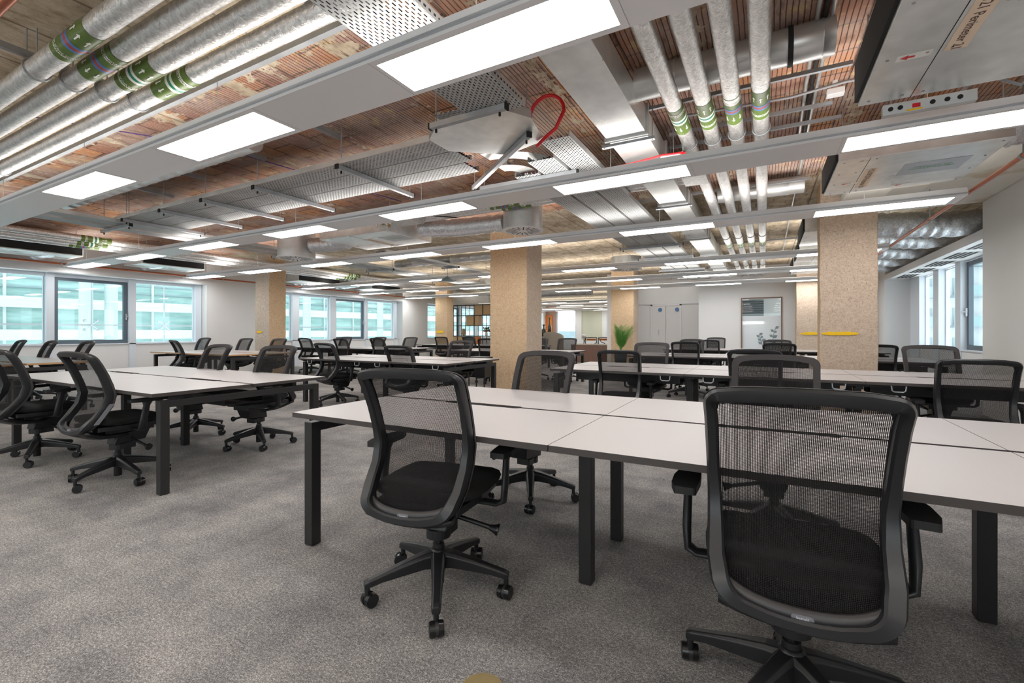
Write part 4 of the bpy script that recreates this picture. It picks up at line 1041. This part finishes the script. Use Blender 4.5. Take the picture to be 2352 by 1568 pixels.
        fs = [(i*10+k, i*10+(k+1) % 10, i*10+10+(k+1) % 10, i*10+10+k) for i in range(5) for k in range(10)]
        g.add(vs, fs, 'plastic', True); ar = g.build('armrest', t)
        pad = [(-.035, -.11), (.03, -.115), (.045, -.06), (.047, .03), (.036, .11), (.012, .15), (-.018, .15), (-.038, .09), (-.042, 0)]
        MB().prism([(s_*(.305+x), .05+y) for x, y in (pad if s_ > 0 else pad)], .632, .655, 'pad').build('arm_pad', ar, bevel=.008)
    return t
chair0 = make_chair(); used = [False]
def place_chair(x, y, rz, label, group, star=None, drop=0):
    o = copy_tree(chair0); used[0] = True
    o.location = (x, y, 0); o.rotation_euler = (0, 0, R(rz)); tag(o, label, 'chair', group)
    sa = R((star if star is not None else rnd0.uniform(0, 72))-rz); rm = Matrix.Rotation(sa, 4, 'Z')
    for ch in o.children:
        k = ch.name.split('.')[0]
        if k == 'star_base': ch.rotation_euler = (0, 0, sa)
        elif k == 'caster': ch.location = rm @ base_pos[ch.name] if ch.name in base_pos else rm @ ch.location; ch.rotation_euler = (0, 0, rnd0.uniform(0, 6.28))
        elif k == 'gas_column': pass
        else: ch.location.z = -drop
    return o
rnd0 = random.Random(5); base_pos = {}
GN = 'black mesh task chairs'
rnd = random.Random(11)
def XatPX(px, Y):
    c_, s_ = math.cos(R(28.675)), math.sin(R(28.675)); t_ = (px-1176)/1057.07
    return Y*(c_*t_-s_)/(s_*t_+c_)
def near_chair(px, row, label, rz=0, back=.16, drop=None):     # backrest centre at px, facing +Y
    Y = row+back-.26; X = XatPX(px, Y); a = R(rz); return place_chair(X-.26*math.sin(a)*1.0, Y+.26*math.cos(a), rz, label, GN, drop=rnd.uniform(-.01, .05) if drop is None else drop)
def far_chair(px, row, label, rz=180, back=1.55):
    Y = row+back; X = XatPX(px, Y); a = R(rz); return place_chair(X-.26*math.sin(a), Y+.26*math.cos(a), rz, label, GN)
# nearest chairs, measured
place_chair(.075, 1.655, 2, 'largest black mesh chair, seen from behind at lower right', GN, 5)
c3 = place_chair(-1.285, 1.66, 10, 'black mesh chair at the left end of the nearest desk, whole star base visible', GN, 0)
place_chair(-5.80, 1.60, 4, 'black mesh chair cut off by the left picture edge', GN, 27)
c2 = place_chair(-4.46, 1.69, 2, 'black mesh chair with a pale strip stuck on its frame, at left', GN, -16)
MB().add([(.243, by(.232, z)-.012-dy, z) for z, dy in ((.49, -.004), (.49, .026), (.63, .026), (.63, -.004))]+[(.2385, by(.232, z)-.012-dy, z) for z, dy in ((.49, -.004), (.49, .026), (.63, .026), (.63, -.004))], [(0, 1, 2, 3), (7, 6, 5, 4), (0, 4, 5, 1), (1, 5, 6, 2), (2, 6, 7, 3), (3, 7, 4, 0)], 'badge').build('pale_strip', c2)
place_chair(-4.55, 2.90, 187, 'black mesh chair behind the left bench, drawn out at its right end', GN, 30)
place_chair(-5.63, 2.85, 178, 'black mesh chair on the far side of the left bench, next to its middle legs', GN)
place_chair(-1.45, 2.92, 176, 'black mesh chair facing us across the left end of the nearest desk', GN)
place_chair(.05, 3.02, 178, 'black mesh chair facing us, just above the largest chair', GN)
near_chair(2247, 4.95, 'black mesh chair seen from behind at right, before the grey right wall', -6, .0, .06)
# second row
near_chair(398, 5.05, 'black mesh chair at the left end of the plywood edged desk near the column', -12)
near_chair(742, 5.0, 'black mesh chair at the left end of the bench near the middle column', -6)
near_chair(912, 5.0, 'black mesh chair at the middle of the bench beside the middle column', 4, .22)
near_chair(1420, 5.0, 'black mesh chair seen from behind in front of the potted palm', 6, .16, .05)
near_chair(1732, 5.0, 'black mesh chair seen from behind, its top just over the large facing chair', -3)
far_chair(472, 5.05, 'black mesh chair behind the plywood edged desk, left of its middle'); far_chair(567, 5.05, 'black mesh chair behind the plywood edged desk, just left of the concrete column'); far_chair(643, 5.05, 'black mesh chair in front of the tan side of the left concrete column')
far_chair(1062, 5.0, 'black mesh chair facing us behind the bench, left of the middle column')
far_chair(1498, 5.0, 'black mesh chair facing us to the right of the palm'); far_chair(2133, 5.0, 'grey looking mesh chair facing us near the right windows')
# first row far left
for px, l in ((50, 'leftmost chair top below the first left window'), (120, 'chair top below the mullion left of the dark framed window'), (203, 'small chair top below the dark framed window')):
    far_chair(px, 1.6, l, 176)
# third row
near_chair(698, 8.6, 'distant chair beside the left column with casters showing', 4); near_chair(780, 8.6, 'distant chair in front of the second window bay', 2); near_chair(864, 8.6, 'distant chair before the dark framed far window', -2)
far_chair(797, 8.6, 'far chair facing us below the distant dark window frame'); far_chair(874, 8.6, 'far chair facing us near the white reveal of the second bay'); far_chair(945, 8.6, 'far chair in front of the white pier left of the shelving')
near_chair(1573, 8.5, 'chair seen from behind at the left end of the third right bench', 2); far_chair(1590, 8.5, 'chair facing us at the left end of the third right bench')
near_chair(1790, 8.5, 'chair seen from behind on the third right bench, below the leaf decals', 0, .05); far_chair(1785, 8.5, 'chair facing us on the third right bench, below the leaf decals')
near_chair(2018, 8.5, 'chair half hidden behind the right edge of the large column', 0)
near_chair(1120, 8.85, 'chair partly hidden by the left edge of the broad middle column', 20); far_chair(1304, 8.85, 'chair facing us in front of the lounge opening', 185); far_chair(1240, 8.85, 'chair mostly hidden by the right edge of the middle column')
# fourth row
near_chair(1012, 12.4, 'very distant chair in front of the small column', 8); near_chair(1075, 12.4, 'very distant chair in front of the black shelving')
near_chair(1628, 11.95, 'distant chair seen from behind left of the white far wall', 0); far_chair(1645, 11.95, 'distant chair facing us against the white far wall')

def kill(o):
    for ch in list(o.children): kill(ch)
    bpy.data.objects.remove(o)
kill(chair0)
# ---------------------------------------------------------------- shelving, lounge, plant
sh = empty('shelving_unit', (-13.0, 17.6, 0)); tag(sh, 'tall black metal grid shelving with wooden boxes, left of the middle column', 'shelf')
g = MB(); W_ = 4.2; H_ = 2.42; cols = 9; rows = 5
for i in range(cols+1):
    for y in (0, .35): g.box(W_*i/cols-.012, W_*i/cols+.012, y-.012, y+.012, 0, H_, 'black')
for j in range(rows+1):
    z = .03+(H_-.05)*j/rows
    for y in (0, .35): g.box(0, W_, y-.012, y+.012, z-.012, z+.012, 'black')
g.build('metal_frame', sh)
cw = W_/cols; rh = (H_-.05)/rows
for (i, j, m, fr_) in [(3, 4, 'boxwood', .92), (4, 4, 'boxwood', .8), (2, 3, 'boxwood', .95), (3, 3, 'boxwood', .5), (0, 1, 'boxwood', .95), (1, 1, 'boxwood', .6), (2, 1, 'outgrey', .95), (3, 1, 'orange', .35), (8, 2, 'orange', .4), (4, 0, 'boxwood', .9), (6, 0, 'outgrey', .9)]:
    MB().box(cw*i+.02, cw*(i+fr_), .02, .33, .045+rh*j, .03+rh*(j+1)-.02, m).build('box_insert', sh)
o = empty('vase', (-12.3, 17.78, .03+rh*2+.012)); tag(o, 'tan patterned vase on the black shelving', 'vase'); MB().lathe([(.001, 0), (.05, 0), (.09, .1), (.11, .2), (.07, .3), (.06, .33), (.055, .33), (.001, .3)], m='ceramic').build('body', o)
o = empty('vase', (-11.05, 17.78, .03+rh*2+.012)); tag(o, 'white vase with dark foliage on the shelving beside the middle column', 'vase'); MB().lathe([(.001, 0), (.05, 0), (.07, .1), (.04, .18), (.001, .17)], m='white').build('body', o)
g = MB(); rr = random.Random(5)
for k in range(26):
    a = rr.uniform(0, 6.28); l = rr.uniform(.08, .2); p = Vector((l*math.cos(a)*.9, l*math.sin(a)*.5, .2+rr.uniform(0, .2))); g.tube([(0, 0, .16), tuple(p*.6+Vector((0, 0, .06))), tuple(p)], .005, 'leaf', 4); g.obox(p, (.02, .01, 0), (0, .01, 0), (0, .01, .03), 'lred' if k % 5 == 0 else 'bottle')
g.build('foliage', o)
# lounge furniture
so_ = empty('curved_sofa', (-8.9, 17.6, 0)); tag(so_, 'high backed grey curved sofa with a red piping stripe beyond the column', 'sofa')
def arc(r, a0, a1, n=18): return [(r*math.cos(R(a0+(a1-a0)*i/n)), r*math.sin(R(a0+(a1-a0)*i/n))) for i in range(n+1)]
vs = []; n = 24; fs = []
for i in range(n+1):
    u = i/n; a = R(180+180*u); top = 1.30-.80*max(0, (u-.62)/.38)**1.3-.1*max(0, (.2-u)/.2); 
    for r, z in ((1.1, .05), (1.1, top), (.98, top), (.98, .05)): vs.append((r*math.cos(a), r*math.sin(a)*.7, z))
fs = [(4*i+j, 4*i+(j+1) % 4, 4*i+4+(j+1) % 4, 4*i+4+j) for i in range(n) for j in range(4)]+[(0, 1, 2, 3), (4*n+3, 4*n+2, 4*n+1, 4*n)]
MB().add(vs, fs, 'grey_felt', True).build('back_shell', so_)
MB().prism(arc(.97, 180, 360), .30, .48, 'beige').build('seat', so_); so_.children[-1].scale = (1, .7, 1)
MB().tube([(1.11*math.cos(R(180+180*u)), 1.11*math.sin(R(180+180*u))*.7, 1.22-1.0*max(0, (u-.50)/.4)**1.2) for u in [.5+.4*k/12 for k in range(13)]], .02, 'red', 6).build('piping', so_)
def bottle_(x, y, z, h, r, label):
    o = empty('bottle', (x, y, z)); tag(o, label, 'bottle'); MB().lathe([(.001, 0), (r, 0), (r, h*.5), (r*.35, h*.68), (r*.28, h*.88), (r*.6, h*.93), (r*.5, h), (.001, h)], m='bottle', n=16).build('glass_body', o)
o = empty('side_cabinet', (-12.1, 26.6, 0)); tag(o, 'low cabinet carrying tall bottles at the lounge end wall', 'cabinet'); MB().box(-1.2, .6, -.25, .25, 0, .86, 'white').build('body', o, bevel=.01); MB().box(-1.22, .62, -.27, .27, .86, .9, 'brownwood').build('top', o)
bottle_(-11.85, 26.6, .9, 1.2, .12, 'tall dark glass bottle in front of the clay coloured wall'); bottle_(-12.25, 26.6, .9, .75, .15, 'shorter round dark bottle beside the tall one')
o = empty('armchair', (-8.35, 19.2, 0)); tag(o, 'beige rounded armchair back below the bright lounge window', 'armchair')
MB().grid(lambda u, v: (.42*math.cos(R(170+200*u)), .38*math.sin(R(170+200*u)), .35+(.62+.20*math.sin(math.pi*u))*v), 24, 8, 'beige').build('back_shell', o, solid=.10)
MB().cyl((0, 0, .30), (0, 0, .45), .36, 'beige', 28).build('seat', o); MB().cyl((0, 0, 0), (0, 0, .30), .22, 'black', 20, r1=.08).build('pedestal', o)
o = empty('globe_lamp', (-7.2, 20.0, 0)); tag(o, 'small white globe lamp by the orange seated chairs', 'lamp'); MB().lathe([(.001, 0), (.12, 0), (.12, .02), (.015, .03), (.015, .85), (.001, .85)], m='black').build('stand', o); MB().lathe([(.11*math.sin(R(a))+.0005, .96-.11*math.cos(R(a))) for a in range(0, 181, 15)], m='white').build('globe', o)
def side_chair(x, y, rz, label):
    t = empty('dining_chair', (x, y, 0), R(rz)); tag(t, label, 'chair', 'black framed chairs with orange seats')
    for sx in (-.24, .24):
        for sy, h in ((-.22, .92), (.22, .66)): MB().cyl((sx*1.05, sy*1.05, 0), (sx, sy, h), .016, 'black', 8).build('leg', t)
    MB().tube([(-.24, .22, .66), (-.27, 0, .72), (-.24, -.22, .92), (0, -.27, .93), (.24, -.22, .92), (.27, 0, .72), (.24, .22, .66)], .017, 'black', 8).build('top_rail', t)
    MB().box(-.23, .23, -.2, .22, .42, .48, 'orange').build('seat', t, bevel=.015); MB().box(-.2, .2, -.235, -.205, .80, .88, 'orange').build('back_pad', t, bevel=.01)
side_chair(-6.55, 19.0, 30, 'black framed chair with orange seat, left one'); side_chair(-6.0, 19.5, -20, 'black framed chair with orange seat, right one, nearer the partition')
o = empty('planter_bench', (-5.9, 17.3, 0)); tag(o, 'low walnut veneered block unit behind the lounge desks', 'cabinet'); MB().box(-.75, .9, -.3, .3, 0, .66, 'brownwood').build('body', o, bevel=.008); MB().box(-.77, .92, -.32, .32, .66, .69, 'beige').build('top', o)
# black leg stand near the column
o = empty('storage_stand', (-4.45, 6.95, 0)); tag(o, 'black box on slim legs standing against the broad middle column', 'cabinet')
MB().box(-.18, .18, -.14, .14, .36, .72, 'black').build('body', o, bevel=.006)
for sx in (-.16, .16):
    for sy in (-.12, .12): MB().cyl((sx, sy, 0), (sx, sy, .36), .011, 'black', 8).build('leg', o)
# palm
pl = empty('potted_palm', (-4.05, 14.7, 0)); tag(pl, 'green potted palm in a dark pot before the far concrete column', 'plant')
MB().lathe([(.001, 0), (.17, 0), (.21, .5), (.19, .5), (.17, .46), (.001, .46)], m='pot').build('pot', pl)
rr = random.Random(21)
for k in range(17):
    a = rr.uniform(0, 6.28); sp = .12+.34*rr.random(); h = .86+rr.uniform(-.30, .12); sg = MB(); P = []
    for i in range(11):
        t_ = i/10; P.append(Vector((math.cos(a)*sp*t_**1.7, math.sin(a)*sp*t_**1.7, .46+h*t_*(1-.06*t_))))
    sg.tube(P, .007, 'stem', 5)
    for i in range(3, 11):
        for s_ in (-1, 1):
            for q in (0, .5):
                if i == 10 and q: continue
                c = P[i] if q == 0 else (P[i]+P[min(i+1, 10)])/2
                d = (P[min(i+1, 10)]-P[i-1]).normalized(); sd = d.cross(Vector((math.cos(a), math.sin(a), .3))).normalized()*s_
                ln = .25*(1-.55*(i/10-.5)**2*2); tip = c+sd*ln*.75+d*ln*.65; wv = d*.009
                sg.add([c-wv, c+wv, c+(tip-c)*.5+wv*.9, tip, c+(tip-c)*.5-wv*.9], [(0, 1, 2, 4), (4, 2, 3)], 'leaf')
    sg.build('frond', pl)
# bits in the room
o = MB().cyl((0, 0, 0), (0, 0, .006), .07, 'brass', 36).cyl((0, 0, .006), (0, 0, .008), .058, 'brass', 36).build('floor_outlet', loc=(-.80, 1.26, 0)); tag(o, 'round brass coloured floor outlet cut by the bottom edge of the picture', 'floor outlet')

# ---------------------------------------------------------------- outside
o = empty('office_building', (-21, 5, -3)); tag(o, 'teal glass office building with white floor bands outside the left windows', 'building')
b = MB().box(-4, 0, -30, 34, 0, 14, 'teal'); b.build('glass_facade', o)
b = MB()
for z in (.3, 3.9, 4.95, 7.6, 11.2): b.box(-.1, .35, -30, 34, z, z+(.34 if z != 4.95 else .34), 'outwhite')
b.build('floor_bands', o)
b = MB()
for z in (5.6, 5.9, 6.2, 6.5, 6.8, 3.3, 3.0): b.box(-.02, .06, -30, 34, z, z+.05, 'outgrey')
b.build('louvre_lines', o)
b = MB(); 
for k in range(32): b.box(-.02, .08, -30+2*k, -29.93+2*k, 0, 14, 'outwhite')
b.build('vertical_joints', o)
b = MB()
for k in range(11): b.box(.02, .12, -29+6*k, -27.2+6*k, 3.1, 3.85, 'tealdark')
b.build('lower_windows', o)
for k, y in enumerate([2.2, 5.9, 6.5, 9.5, 13.4, 17.8]):
    o = MB().cyl((0, 0, 0), (0, 0, 9), .16, 'outwhite', 18).build('white_post', loc=(-17.6, y, -3)); tag(o, 'white round steel post outside the left windows, %s from the near end' % ords[k], 'post')
gs = empty('glass_screen', (-15.8, 0, -3)); tag(gs, 'clear glass screen with steel spider fittings outside the left windows', 'glass screen')
MB().box(0, .012, -2, 22, 0, 9, 'glass').build('glass_sheet', gs)
for y in (3.55, 5.4, 7.1, 9.0):
    g = MB()
    for s1 in (-1, 1):
        for s2 in (-1, 1): g.tube([(.05, y, 4.35), (.08, y+s1*.09, 4.35+s2*.09), (.02, y+s1*.14, 4.35+s2*.12)], .012, 'alu', 6).cyl((.0, y+s1*.14, 4.35+s2*.12), (.03, y+s1*.14, 4.35+s2*.12), .035, 'alu', 12)
    g.cyl((.03, y, 2), (.03, y, 8), .02, 'alu', 8); g.build('spider_fitting', gs)
MB().box(.0, .03, -2, 22, 4.33, 4.37, 'alu').build('joint_line', gs)
o = empty('apartment_tower', (16, 62, -20)); tag(o, 'pale apartment tower with balconies seen through the right windows', 'building')
MB().box(-6, 10, 0, 12, 0, 60, 'tower').build('walls', o)
g = MB(); g2 = MB()
for k in range(20):
    for j in range(5):
        g.box(-5.5+3.1*j, -4+3.1*j, -.15, 0, 1+3*k, 2.6+3*k, 'towerglass'); g2.box(-5.7+3.1*j, -3.2+3.1*j, -1.3, 0, .6+3*k, .8+3*k, 'outgrey').box(-5.7+3.1*j, -3.2+3.1*j, -1.3, -1.2, .8+3*k, 1.7+3*k, 'towerglass')
g.build('windows', o)['kind'] = 'stuff'; g2.build('balconies', o)['kind'] = 'stuff'
o = MB().box(-20, 5, 0, 6, -6, 1.9, 'outwhite').box(-20, 5, -.1, 0, .5, 1.2, 'outgrey').build('far_building', loc=(-12, 42, 0)); tag(o, 'white low building with grey band seen through the lounge end windows', 'building')
